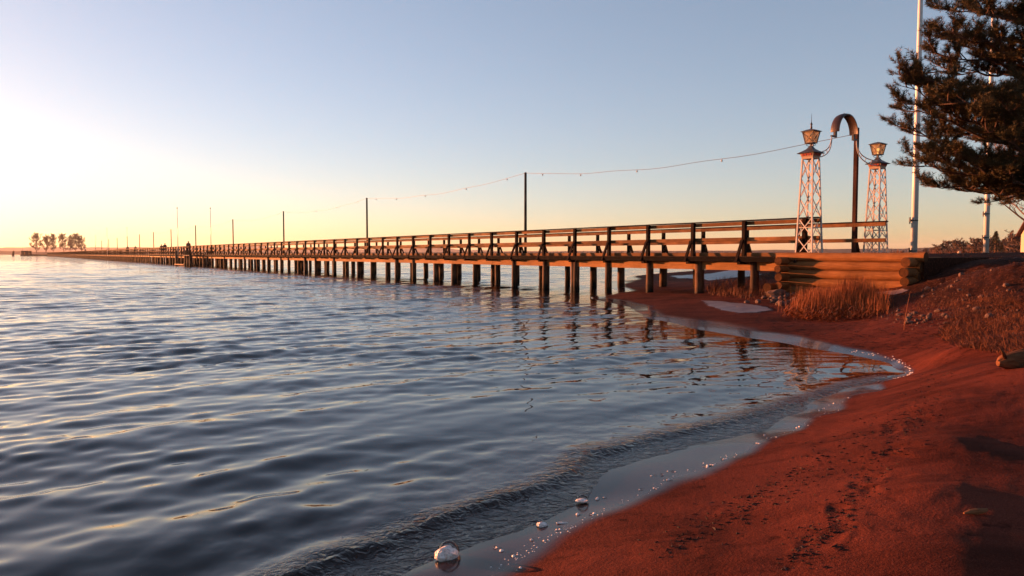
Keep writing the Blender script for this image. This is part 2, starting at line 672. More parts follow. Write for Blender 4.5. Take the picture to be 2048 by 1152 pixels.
W3 = [(12, 14.2, 1.40), (14, 18, 1.37), (13.5, 24, 1.36), (16, 32, 1.36), (25, 25, 1.36), (30, 60, 1.30), (14, 40, .8), (12, 30, .9),
      (11.2, 11, 1.33), (9, 6.5, .95), (8, 3, .8), (5, 1, .5), (3, -1, .35), (14, 5, 1.4), (25, 10, 1.5), (1.5, -3, .3), (-2, -3, .05),
      (60, 80, 1.3), (45, 50, 1.35), (100, 110, 1.4), (60, 20, 1.6), (25, 90, .3), (40, 120, .3), (90, 170, .8), (20, 70, .05),
      (-6, 0, -.4), (-20, 5, -1.5), (-20, 40, -2), (0, 80, -2), (-60, 120, -2.5), (10, 120, -1.5), (60, 260, -.5), (150, 260, .8),
      (200, 150, 1.5), (0, 300, -3), (-200, 300, -3), (12, -5, 1.0), (40, -10, 1.6)]
cps += [Vector(p) for p in W3]
for u, y, z in ((-4.6, 0.1, 1.18), (-4.4, -1.5, 1.34), (-6, -1.5, 1.37), (-6, 0.6, 1.0), (-4.2, 1.3, .66), (-3.0, 1.2, .52), (0.0, -5.2, .9),
                (3.0, -1.0, .25), (6.0, -1.0, .14), (2.5, -4.2, .3), (-5, -5, 1.36), (-4.6, .9, .85)):
    cps.append(pw(u, y, z))
CP3 = np.array([tuple(p) for p in cps])


def kern(r2):
    return -np.sqrt(r2 + 0.02)


def _solve():
    n = len(CP3)
    xy = CP3[:, :2]
    K = kern(((xy[:, None] - xy[None]) ** 2).sum(-1)) + np.eye(n) * -0.004
    P = np.c_[np.ones(n), xy]
    A = np.zeros((n + 3, n + 3))
    A[:n, :n] = K
    A[:n, n:] = P
    A[n:, :n] = P.T
    return np.linalg.solve(A, np.r_[CP3[:, 2], 0, 0, 0])


WTS = _solve()


def base_z(x, y):
    x, y = np.asarray(x, float), np.asarray(y, float)
    sh = x.shape
    x, y = x.ravel(), y.ravel()
    out = np.empty(len(x))
    for i in range(0, len(x), 40000):
        s = slice(i, i + 40000)
        d2 = (x[s, None] - CP3[:, 0]) ** 2 + (y[s, None] - CP3[:, 1]) ** 2
        out[s] = kern(d2) @ WTS[:-3] + WTS[-3] + WTS[-2] * x[s] + WTS[-1] * y[s]
    return np.clip(out, -3.0, 1.62).reshape(sh)


# footprints and scuffs in the dry sand
FEET = []
for k in range(34):
    t = k / 33
    p = on_z(1640 + 250 * t ** .8 + random.uniform(-40, 40), 1100 - 380 * t + random.uniform(-12, 12), .24)
    FEET.append((p.x, p.y, random.uniform(-.9, .6), random.uniform(.15, .35)))
for k in range(26):
    p = on_z(random.uniform(1250, 1990), random.uniform(820, 1140), .22)
    FEET.append((p.x, p.y, random.uniform(-1.5, 1.5), random.uniform(.08, .18)))


def detail_z(x, y, z):
    dry = smoothstep(.035, .10, z)
    bank = smoothstep(.42, .75, z)
    tram = smoothstep(-.25, .35, fbm(x * .9 + 5, y * .9, 2))
    d = dry * (0.012 * fbm(x * 1.6, y * 1.6, 3) + (.004 + .006 * tram) * fbm(x * 6, y * 6, 3) + .0035 * tram * fbm(x * 19, y * 19, 2))
    rocky = bank * (1 - smoothstep(1.30, 1.36, z))
    d += rocky * (0.10 * fbm(x * 1.1, y * 1.1, 3) + 0.05 * np.abs(fbm(x * 4.5, y * 4.5, 3)))
    for fx, fy, a, s in FEET:
        ca, sa = math.cos(a), math.sin(a)
        dx, dy = x - fx, y - fy
        near = (np.abs(dx) < .5) & (np.abs(dy) < .5)
        if not near.any():
            continue
        qx = (dx[near] * ca + dy[near] * sa) / .045
        qy = (-dx[near] * sa + dy[near] * ca) / .11
        r2 = qx ** 2 + qy ** 2
        d[near] += dry[near] * s * (-0.022 * np.exp(-r2 ** 1.5) + 0.008 * np.exp(-(np.sqrt(r2) - 1.35) ** 2 * 8))
    return d


def terr(x, y):
    x, y = np.atleast_1d(np.asarray(x, float)), np.atleast_1d(np.asarray(y, float))
    z = base_z(x, y)
    return z + detail_z(x, y, z)


def tz(x, y):
    return float(terr([x], [y])[0])


def radial_grid(r, th):
    rr, tt = np.meshgrid(r, th, indexing='ij')
    return rr * np.sin(tt), rr * np.cos(tt)


def grid_quads(nr, nt, keep=None):
    i = np.arange(nr - 1)[:, None] * nt + np.arange(nt - 1)[None]
    q = np.stack([i, i + 1, i + nt + 1, i + nt], -1).reshape(-1, 4)
    if keep is not None:
        q = q[keep.ravel()[q].any(1)]
    return q


def compact(verts, q, attrs):
    used = np.zeros(len(verts), bool)
    used[q.ravel()] = True
    idx = np.cumsum(used) - 1
    return verts[used], idx[q], {k: v[used] for k, v in attrs.items()}


def build_terrain():
    th = np.concatenate([np.linspace(R(-150), R(-42), 40)[:-1], np.linspace(R(-42), R(-12), 90)[:-1],
                         np.linspace(R(-12), R(41), 460)[:-1], np.linspace(R(41), R(150), 70)])
    r = np.concatenate([[0.05, .5], np.geomspace(1.0, 45, 400)[:-1], np.geomspace(45, 420, 60)])
    x, y = radial_grid(r, th)
    z0 = base_z(x, y)
    z = z0 + detail_z(x, y, z0)
    wet = 1 - smoothstep(.026, .045, z + .010 * fbm(x * 1.3, y * 1.3, 3))
    bank = smoothstep(.42, .62, z0 + .08 * fbm(x * 1.5, y * 1.5, 3))
    v = np.stack([x, y, z], -1).reshape(-1, 3)
    q = grid_quads(len(r), len(th))
    me = np_mesh('sand_beach', v, q, M['sand'])
    set_attr(me, 'wet', wet.ravel())
    set_attr(me, 'bank', bank.ravel())
    return tag(link('sand_beach', me), kind='structure')


build_terrain()


# ------------------------------------------------------------------ water
def poly_dist(x, y, pts):
    """distance to a polyline and signed side (positive on the right of travel)"""
    best = np.full(x.shape, 1e9)
    sign = np.zeros(x.shape)
    for a, b in zip(pts[:-1], pts[1:]):
        dx, dy = b[0] - a[0], b[1] - a[1]
        l2 = dx * dx + dy * dy
        t = np.clip(((x - a[0]) * dx + (y - a[1]) * dy) / l2, 0, 1)
        ex, ey = x - (a[0] + t * dx), y - (a[1] + t * dy)
        d = np.hypot(ex, ey)
        m = d < best
        best = np.where(m, d, best)
        sign = np.where(m, np.sign(dx * ey - dy * ex), sign)
    return best, sign


CREST = [on_z(a, b, 0.02) for a, b in ((560, 1152), (760, 1085), (900, 1030), (1000, 992), (1065, 964), (1123, 937), (1174, 908), (1260, 882), (1400, 850),
                                      (1550, 812), (1684, 772), (1770, 752))]


def wave_set():
    ws = []
    rs = random.Random(5)
    main = math.atan2(-0.81, 0.58)
    for k in range(46):
        lam = math.exp(rs.uniform(math.log(0.26), math.log(2.6)))
        spread = 0.52 if lam < .6 else 0.34
        a = main + rs.gauss(0, 1) * spread
        steep = 0.036 if .45 < lam < 1.3 else 0.021
        kk = 2 * math.pi / lam
        ws.append((kk * math.cos(a), kk * math.sin(a), rs.uniform(0, 6.283), steep / kk, lam))
    for k in range(34):
        lam = math.exp(rs.uniform(math.log(0.16), math.log(0.5)))
        a = main + rs.gauss(0, 1) * .6
        kk = 2 * math.pi / lam
        ws.append((kk * math.cos(a), kk * math.sin(a), rs.uniform(0, 6.283), .024 / kk, lam))
    return ws


WAVES = wave_set()


def build_water():
    th = np.concatenate([np.linspace(R(-88), R(-40), 60)[:-1], np.linspace(R(-40), R(40), 640)[:-1], np.linspace(R(40), R(75), 40)])
    r = np.concatenate([np.geomspace(1.2, 160, 970)[:-1], np.geomspace(160, 5100, 120)])
    x, y = radial_grid(r, th)
    gz = np.full(x.shape, -3.0)
    near = np.hypot(x, y) < 320
    gz[near] = base_z(x[near], y[near])
    depth = np.clip(-gz, 0, 5)
    rad = np.hypot(x, y)
    grid = rad * 0.0054
    z = np.zeros(x.shape)
    env = 0.72 + 0.75 * np.clip(fbm(x * .22, y * .5, 3), -.75, .75)
    amp = smoothstep(0.0, .16, depth) * (.58 + .37 * smoothstep(.25, .7, depth)) + .03
    # sheltered pocket inside the sand spit is calmer
    cove = on_z(1640, 690, 0)
    amp = amp * (1 - .35 * np.exp(-((x - cove.x) ** 2 + (y - cove.y) ** 2) / 14.0))
    for kx, ky, ph, a, lam in WAVES:
        fade = 1 - smoothstep(lam / 3.6, lam / 2.2, grid)
        z += a * fade * np.sin(kx * x + ky * y + ph)
    z *= amp * env
    d, s = poly_dist(x, y, CREST)
    sd = d * s                     # offshore positive
    on = smoothstep(.35, .8, rad)
    wob = .10 * fbm(x * 1.1, y * 1.1, 3)
    sdd = sd + wob
    sgn = 1.0 if sd[np.argmin(np.hypot(x - on_z(700, 900, 0).x, y - on_z(700, 900, 0).y)) // x.shape[1],
                    np.argmin(np.hypot(x - on_z(700, 900, 0).x, y - on_z(700, 900, 0).y)) % x.shape[1]] > 0 else -1.0
    sdd = sdd * sgn
    front = np.where(sdd < 0, np.exp(-(sdd / .07) ** 2), np.exp(-(sdd / .30) ** 2))
    ends = smoothstep(1.5, 2.6, rad) * (1 - smoothstep(8.0, 11.0, rad))
    z += .027 * front * ends * (1 + .3 * fbm(x * 2.2, y * 2.2, 2))
    z += .004 * np.exp(-(d / .9) ** 2) * ends * fbm(x * 9, y * 9, 3)
    z -= .006 + .012 * smoothstep(0, .02, gz)
    chop = np.exp(-(np.minimum(sdd + .25, 0) / .45) ** 2) * np.exp(-(np.maximum(sdd, 0) / .12) ** 2) * ends
    ruffle = smoothstep(6, 34, rad) * .62 * (.75 + .5 * fbm(x * .02, y * .02, 3)) + .05 * smoothstep(-.1, .5, fbm(x * .5, y * .9, 3))
    shallow = 1 - smoothstep(.0, .22, depth)
    keep = (gz < .045) | (rad > 320)
    v = np.stack([x, y, z], -1).reshape(-1, 3)
    q = grid_quads(len(r), len(th), keep)
    v, q, at = compact(v, q, {'chop': chop.ravel(), 'ruffle': ruffle.ravel(), 'shallow': shallow.ravel()})
    me = np_mesh('lake_water', v, q, M['water'])
    for k, a in at.items():
        set_attr(me, k, a)
    return tag(link('lake_water', me), kind='structure')


build_water()


# ------------------------------------------------------------------ far hills
def ridge(name, dist, prof, depth, mat, seed):
    """a range of hills: crest heights given per bearing, real slopes front and back"""
    cols = 220
    xs = np.linspace(prof[0][0], prof[-1][0], cols)
    hp = np.interp(xs, [p[0] for p in prof], [p[1] for p in prof])
    rows = [(-depth, 0), (-depth * .6, .45), (-depth * .25, .85), (0, 1.0), (depth * .5, .6), (depth, -.05)]
    vs = []
    for off, k in rows:
        for i in range(cols):
            X = (xs[i] - 1024) / FPX * dist
            h = hp[i] / FPX * dist
            n = 1 + .16 * float(fbm(np.array([xs[i] * .02 + seed]), np.array([off * .003 + seed]), 4)[0])
            f = (dist + off) / dist
            vs.append((X * f, dist + off, h * k * n - (2 if k <= 0 else 0)))
    q = grid_quads(len(rows), cols)
    return tag(link(name, np_mesh(name, np.array(vs), q, mat)), kind='structure')


ridge('far_hills', 4300, [(-700, 15), (0, 13), (110, 14), (200, 13), (420, 15), (520, 16), (620, 10), (700, 9), (840, 11), (895, 13.5), (930, 7), (955, 9),
                         (1000, 6), (1300, 7), (1600, 8), (2000, 9), (2700, 10)], 500, M['hill'], 1.0)
ridge('wooded_ridge', 1900, [(-700, 9), (0, 8), (60, 6), (200, 5), (600, 4), (900, 5), (1050, 5.5), (1200, 6.5), (1400, 6.5), (1520, 9), (1700, 11), (1820, 13),
                            (1950, 15), (2200, 17), (2700, 18)], 250, M['hill'], 5.0)

# ------------------------------------------------------------------ the long pier
ZD = 1.37                      # deck top
RAIL_TOP = 2.49
BAY = 2.0
NB = 60                        # bays built piece by piece
NEND = 296

pier = thing('pier', 'long wooden pier with railings running from the beach far out over the lake', 'pier', PO, PROT)


def mesh_box(name, x0, x1, y0, y1, z0, z1, mat, bevel=0.0):
    bm = bmesh.new()
    bmesh.ops.create_cube(bm, size=1.0)
    for v in bm.verts:
        v.co = Vector((x0 if v.co.x < 0 else x1, y0 if v.co.y < 0 else y1, z0 if v.co.z < 0 else z1))
    if bevel:
        bmesh.ops.bevel(bm, geom=list(bm.edges), offset=bevel, segments=1, affect='EDGES')
    me = bpy.data.meshes.new(name)
    bm.to_mesh(me)
    bm.free()
    me.materials.append(mat)
    return me


def end_grain(o):
    """cut faces of a log get the darker end grain"""
    o.data.materials.append(M['end_grain'])
    for p in o.data.polygons:
        if len(p.vertices) > 6:
            p.material_index = 1
    return o


def jit(a):
    return random.uniform(-a, a)


ME = {
    'post': mesh_box('post', -.06, .06, -.055, .055, 1.19, 2.44, M['tarred'], .006),
    'cap': mesh_box('cap_rail', 0.002, BAY - .002, -.10, .06, 2.442, 2.478, M['tarred'], .004),
    'top': mesh_box('top_rail', 0.002, BAY - .002, -.115, -.058, 2.325, 2.437, M['rail'], .005),
    'mid': mesh_box('middle_rail', 0.002, BAY - .002, -.115, -.058, 1.84, 1.955, M['rail'], .005),
    'kerb': mesh_box('kerb_beam', 0.004, 2 * BAY - .004, -.27, -.14, ZD + .004, ZD + .12, M['rail'], .015),
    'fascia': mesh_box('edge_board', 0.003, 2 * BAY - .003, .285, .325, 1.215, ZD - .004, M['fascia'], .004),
    'outrigger': mesh_box('outrigger', -.06, .06, -.012, .283, 1.13, 1.305, M['tarred'], .004),
    'stringer': mesh_box('stringer', 0.002, 2 * BAY - .002, -.18, -.014, .95, 1.215, M['stringer'], .006),
}


def brace_mesh():
    mb = MB()
    mb.beam((0, .075, 1.88), (0, .365, 1.20), .085, .06, (0, 1, 0))
    return mb.mesh('brace', M['tarred'])


ME['brace'] = brace_mesh()


def pile_mesh(k):
    rs = random.Random(k)
    mb = MB()
    r0 = .135 + rs.uniform(-.015, .02)
    pts, rad = [], []
    lean = rs.uniform(-.03, .03)
    for j in range(7):
        t = j / 6
        pts.append((lean * t + rs.uniform(-.006, .006), rs.uniform(-.006, .006), 1.205 - t * 2.6))
        rad.append(r0 * (1 + .06 * t))
    mb.tube(pts, rad, 12)
    return mb.mesh('pile', M['pile'], True)


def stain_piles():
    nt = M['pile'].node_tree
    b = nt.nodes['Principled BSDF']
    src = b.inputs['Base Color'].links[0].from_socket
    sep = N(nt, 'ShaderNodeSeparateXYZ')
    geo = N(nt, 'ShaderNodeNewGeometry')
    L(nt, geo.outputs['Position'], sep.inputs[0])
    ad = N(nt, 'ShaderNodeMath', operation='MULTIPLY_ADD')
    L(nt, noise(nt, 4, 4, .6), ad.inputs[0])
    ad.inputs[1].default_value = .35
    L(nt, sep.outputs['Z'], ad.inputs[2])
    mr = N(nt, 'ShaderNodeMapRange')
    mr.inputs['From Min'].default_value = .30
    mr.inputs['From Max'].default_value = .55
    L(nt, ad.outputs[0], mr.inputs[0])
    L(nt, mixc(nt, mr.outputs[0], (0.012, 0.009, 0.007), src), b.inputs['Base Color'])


stain_piles()
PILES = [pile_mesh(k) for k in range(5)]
for side in (0, 1):
    sgn = 1 if side == 0 else -1

    def put(name, me, u, r=None):
        o = link(name, me, pier)
        if side == 0:
            o.location = (u, 0, 0)
            o.rotation_euler = (0, 0, 0)
        else:
            o.location = (u, -WIDTH, -.03)
            o.rotation_euler = (0, 0, math.pi)
        if r:
            o.rotation_euler.x += r[0]
            o.rotation_euler.y += r[1]
        return o

    off = 0.0 if side == 0 else 0.4
    first = 0 if side == 0 else 0
    for i in range(first, NB):
        u = BAY * i + off
        ru = u + (BAY if side else 0)      # mirrored pieces run the other way
        if not (side == 1 and i % 10 == 0 and i > 0 and False):
            put('post', ME['post'], u + jit(.015), (jit(.004), jit(.008)))
            put('brace', ME['brace'], u + jit(.015) + (.008 if side == 0 else 0))
        put('cap_rail', ME['cap'], ru, (0, jit(.0015)))
        put('top_rail', ME['top'], ru, (0, jit(.003)))
        put('middle_rail', ME['mid'], ru, (0, jit(.003)))
        if i or side:
            put('outrigger', ME['outrigger'], u + jit(.03))
        if i % 2 == 0:
            ku = u + (2 * BAY if side else 0)
            put('kerb_beam', ME['kerb'], ku)
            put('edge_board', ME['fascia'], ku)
            put('stringer', ME['stringer'], ku, (0, jit(.0012)))
        pu = u + jit(.28) + (0 if i > 6 else .1)
        if side == 0 and i < 5:
            pu = BAY * (0.83, 1.88, 2.99, 4.05, 5.05)[i]
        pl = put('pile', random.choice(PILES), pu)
        pl.rotation_euler.z += random.uniform(0, 6.28)
        pl.location.y += (-.055 if (i < 5 or random.random() < .4) else -.20) * sgn

# the last stub of railing landwards of the first near post, and the far railing that runs on to the tall post
for nm, me in (('cap_rail', 'cap'), ('top_rail', 'top'), ('middle_rail', 'mid')):
    o = link(nm, ME[me], pier, (-.42, 0, 0))
    o.scale = (.21, 1, 1)
    o = link(nm, ME[me], pier, (.4, -WIDTH, -.03), (0, 0, math.pi))
    o.scale = (.5, 1, 1)
for nm, me in (('kerb_beam', 'kerb'), ('edge_board', 'fascia')):
    pass

mb = MB()
u = .45
while u < NB * BAY + .3:
    w = .135 + jit(.006)
    mb.box(u, u + w, -WIDTH - .28, .282, ZD - .055, ZD + jit(.002))
    u += w + .009
mb.build('deck_planks', M['deck'], pier)['kind'] = 'stuff'

# beyond the bays that can be told apart
far_post, far_rail, far_string, far_pile, far_edge = MB(), MB(), MB(), MB(), MB()
for i in range(NB, NEND):
    u = BAY * i
    for side in (0, 1):
        y = 0 if side == 0 else -WIDTH
        s = 1 if side == 0 else -1
        uu = u + (.4 if side else 0)
        far_post.box(uu - .06, uu + .06, y - .055, y + .055, 1.19, 2.44)
        far_post.beam((uu, y + s * .075, 1.88), (uu, y + s * .365, 1.2), .085, .06, (0, 1, 0))
        if i % 2 == 0:
            e = uu + 2 * BAY - .01
            a, b = sorted((y - s * .115, y - s * .058))
            far_rail.box(uu, e, a, b, 2.29, 2.437)
            far_rail.box(uu, e, a, b, 1.81, 1.955)
            far_rail.box(uu, e, y - .09, y + .09, 2.442, 2.49)
            a, b = sorted((y + s * .285, y + s * .325))
            far_edge.box(uu, e, a, b, 1.215, ZD - .004)
            a, b = sorted((y - s * .18, y - s * .014))
            far_string.box(uu, e, a, b, .95, 1.212)
        pu = uu + jit(.28)
        far_pile.tube([(pu, y - s * .055, 1.2), (pu + jit(.03), y - s * .055, -1.4)], [.14, .15], 7)
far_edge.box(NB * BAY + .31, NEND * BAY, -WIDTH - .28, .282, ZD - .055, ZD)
for nm, b_, m_ in (('far_railing_posts', far_post, 'tarred'), ('far_rails', far_rail, 'rail'), ('far_stringers', far_string, 'stringer'),
                   ('far_piles', far_pile, 'pile'), ('far_deck', far_edge, 'fascia')):
    b_.build(nm, M[m_], pier)['kind'] = 'stuff'

# ---- landing stage half way along the near side
stage = thing('landing_stage', 'low timber bathing stage with outer piles on the near side of the pier', 'landing stage', pw(79, 0), PROT)
for a in (0.0, 1.5, 3.0, 9.0):
    b = MB()
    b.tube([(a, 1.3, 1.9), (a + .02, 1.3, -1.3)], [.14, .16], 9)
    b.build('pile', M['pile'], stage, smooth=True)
b = MB()
b.box(-.3, 3.4, .34, 1.5, 1.26, 1.33)
b.build('upper_platform', M['deck'], stage)
b = MB()
b.box(3.2, 9.3, .5, 1.5, .09, .20)
b.build('lower_platform', M['stringer'], stage)
b = MB()
for s in (0, .5):
    b.beam((4.5 + s, 1.15, .15), (4.5 + s, .40, 1.36), .06, .12)
for k in range(5):
    t = (k + .5) / 5
    b.box(4.5, 5.0, 1.15 - .75 * t - .08, 1.15 - .75 * t + .08, .18 + 1.18 * t - .02, .18 + 1.18 * t + .02)
b.build('ladder', M['rail'], stage)
b = MB()
for a in (-.2, 1.5, 3.2):
    b.box(a - .05, a + .05, 1.40, 1.49, 1.33, 2.35)
b.box(-.25, 3.25, 1.41, 1.46, 2.2, 2.34)
b.build('railing', M['tarred'], stage)

# ---- masts that carry the light string (far side, every tenth bay)
MAST_TOP = 5.62
mast_words = ['nearest', 'second', 'third', 'fourth', 'fifth', 'sixth', 'seventh', 'eighth', 'ninth', 'tenth', 'eleventh', 'twelfth', 'thirteenth']
mast_u = [px_u(p, -WIDTH - .1) for p in (1049, 733.5, 567.5, 466.5, 392, 343, 308, 280)]
u = mast_u[-1]
while len(mast_u) < 13:
    u += 20.5
    mast_u.append(u)
MASTS = []
b = MB()
b.tube([(0, 0, 1.0), (0, 0, 3.4), (0, 0, MAST_TOP - .01)], [.075, .07, .062], 10)
mast_me = b.mesh('shaft', M['mast'], True)
b = MB()
b.tube([(0, 0, MAST_TOP - .008), (0, 0, MAST_TOP + .02), (0, 0, MAST_TOP + .035)], [.072, .072, .03], 10)
cap_me = b.mesh('cap', M['iron'], True)
for k, u in enumerate(mast_u):
    lab = ('dark wooden string-light mast on the pier, nearest to the beach of the row' if k == 0 else
           'dark wooden string-light mast on the pier, %s in the row from the beach' % mast_words[k])
    t = thing('light_mast', lab, 'mast', pw(u, -WIDTH - .16), PROT, 'string light masts along the pier')
    link('shaft', mast_me, t)
    link('cap', cap_me, t)
    MASTS.append(pw(u, -WIDTH - .16, MAST_TOP))

# ---- tall end post by the gate
gu = px_u(1707, -WIDTH + .05)
gp = thing('end_post', 'tall square dark brown post at the landward end of the far railing', 'post', pw(gu, -WIDTH + .05), PROT)
GP_TOP = 5.35
b = MB()
b.box(-.055, .055, -.055, .055, 1.2, GP_TOP)
b.build('shaft', M['gate_post'], gp)
b = MB()
b.box(-.18, .18, -.06, .06, 1.30, 1.345)
b.beam((.1, 0, 1.345), (.1, 0, 1.42), .04, .08)
b.build('foot_bracket', M['iron'], gp)

# ---- light strings between the masts
ends = [pw(gu, -WIDTH + .05, GP_TOP - .18)] + MASTS[:7]
span_words = ['from the gate post to the nearest mast', 'between the first and second masts', 'between the second and third masts',
              'between the third and fourth masts', 'between the fourth and fifth masts', 'between the fifth and sixth masts',
              'between the sixth and seventh masts']
bulb_b = MB()
bulb_b.tube([(0, 0, 0), (0, 0, -.03), (0, 0, -.06), (0, 0, -.09), (0, 0, -.11)], [.012, .02, .035, .032, .008], 8)
bulb_me = bulb_b.mesh('bulb', M['bulb'], True)
for k in range(len(ends) - 1):
    a, c = ends[k], ends[k + 1]
    t = thing('light_string', 'thin sagging light string %s' % span_words[k], 'light string', a, 0, 'light strings over the pier')
    pts = []
    sag = .42
    for j in range(25):
        s = j / 24
        p = a.lerp(c, s) - a
        p.z -= sag * 4 * s * (1 - s) - .03 * math.sin(s * 23 + k) * (s * (1 - s) * 4)
        pts.append(p)
    b = MB()
    b.tube(pts, [.009] * 25, 5)
    b.build('cable', M['cable'], t)
    for j in (2, 7, 13, 18, 22):
        link('bulb', bulb_me, t, pts[j])

# ---- white flagpoles on the pier
fp = MB()
fp.tube([(0, 0, 1.0), (0, 0, 4.5), (0, 0, 7.55)], [.05, .042, .028], 8)
fp_me = fp.mesh('shaft', M['pole_white'], True)
kb = MB()
kb.tube([(0, 0, 7.55), (0, 0, 7.6), (0, 0, 7.68), (0, 0, 7.74)], [.03, .07, .07, .02], 8)
kb_me = kb.mesh('knob', M['iron'], True)
fps = [(423, -WIDTH - .2, 'beside the fourth mast, far side of the pier'), (357, .2, 'on the near side of the pier left of the bathing stage'),
       (256, -WIDTH - .2, 'on the far side of the pier near a lone walker'), (216, .2, 'on the near side of the pier, middle distance'),
       (193, -WIDTH - .2, 'on the far side, the most distant of the slim flagpoles')]
for p, y, w in fps:
    u = px_u(p, y)
    t = thing('flagpole', 'slim white flagpole %s' % w, 'flagpole', pw(u, y), PROT, 'flagpoles on the pier')
    link('shaft', fp_me, t)
    link('knob', kb_me, t)

# ------------------------------------------------------------------ abutment: log crib, fill
WY = 0.40                       # outer face line of the crib in pier coordinates
crib = thing('log_wall', 'horizontal log retaining wall where the pier meets the shore', 'wall', pw(0, 0), PROT)
rows = [(1.372, .118), (1.138, .122), (.905, .118), (.672, .12), (.44, .12), (.21, .12)]
for k, (z, r) in enumerate(rows):
    u0, u1 = (-3.42, .62) if k == 0 else (-3.30 + jit(.05), .42 + jit(.03))
    if k == 4:
        u1 = .55
    y = WY - .13 + (0.02 if k == 0 else 0)
    pts = [(u0 + (u1 - u0) * j / 6, y + jit(.006), z + jit(.005)) for j in range(7)]
    b = MB()
    b.tube(pts, [r * (1 + jit(.03)) for _ in pts], 20)
    end_grain(b.build('wall_log', M['log'], crib, smooth=False))
for uc, zs, ext in ((.30, (1.25, 1.03, .80, .57), (.28, .30, .27, .24)), (-3.16, (1.25, 1.01, .79, .55), (.25, .34, .30, .2))):
    for z, e in zip(zs, ext):
        e += .16
        r = .115 + jit(.012)
        b = MB()
        b.tube([(uc + jit(.02), -.95, z), (uc, -.2, z), (uc + jit(.02), WY + e - .1, z)], [r, r, r * .97], 20)
        end_grain(b.build('cross_log', M['log'], crib))
b = MB()
b.tube([(.62, -.9, .50), (.62, WY + .38, .50)], [.13, .13], 18)
end_grain(b.build('cross_log', M['log'], crib))

fill = MB()
fill.box(-3.35, .40, -WIDTH - .75, WY - .16, -.3, ZD - .01)
fo = fill.build('causeway', M['sand'], None, PO, (0, 0, PROT))
set_attr(fo.data, 'bank', [1.0] * len(fo.data.vertices))
set_attr(fo.data, 'wet', [0.0] * len(fo.data.vertices))
tag(fo, kind='structure')


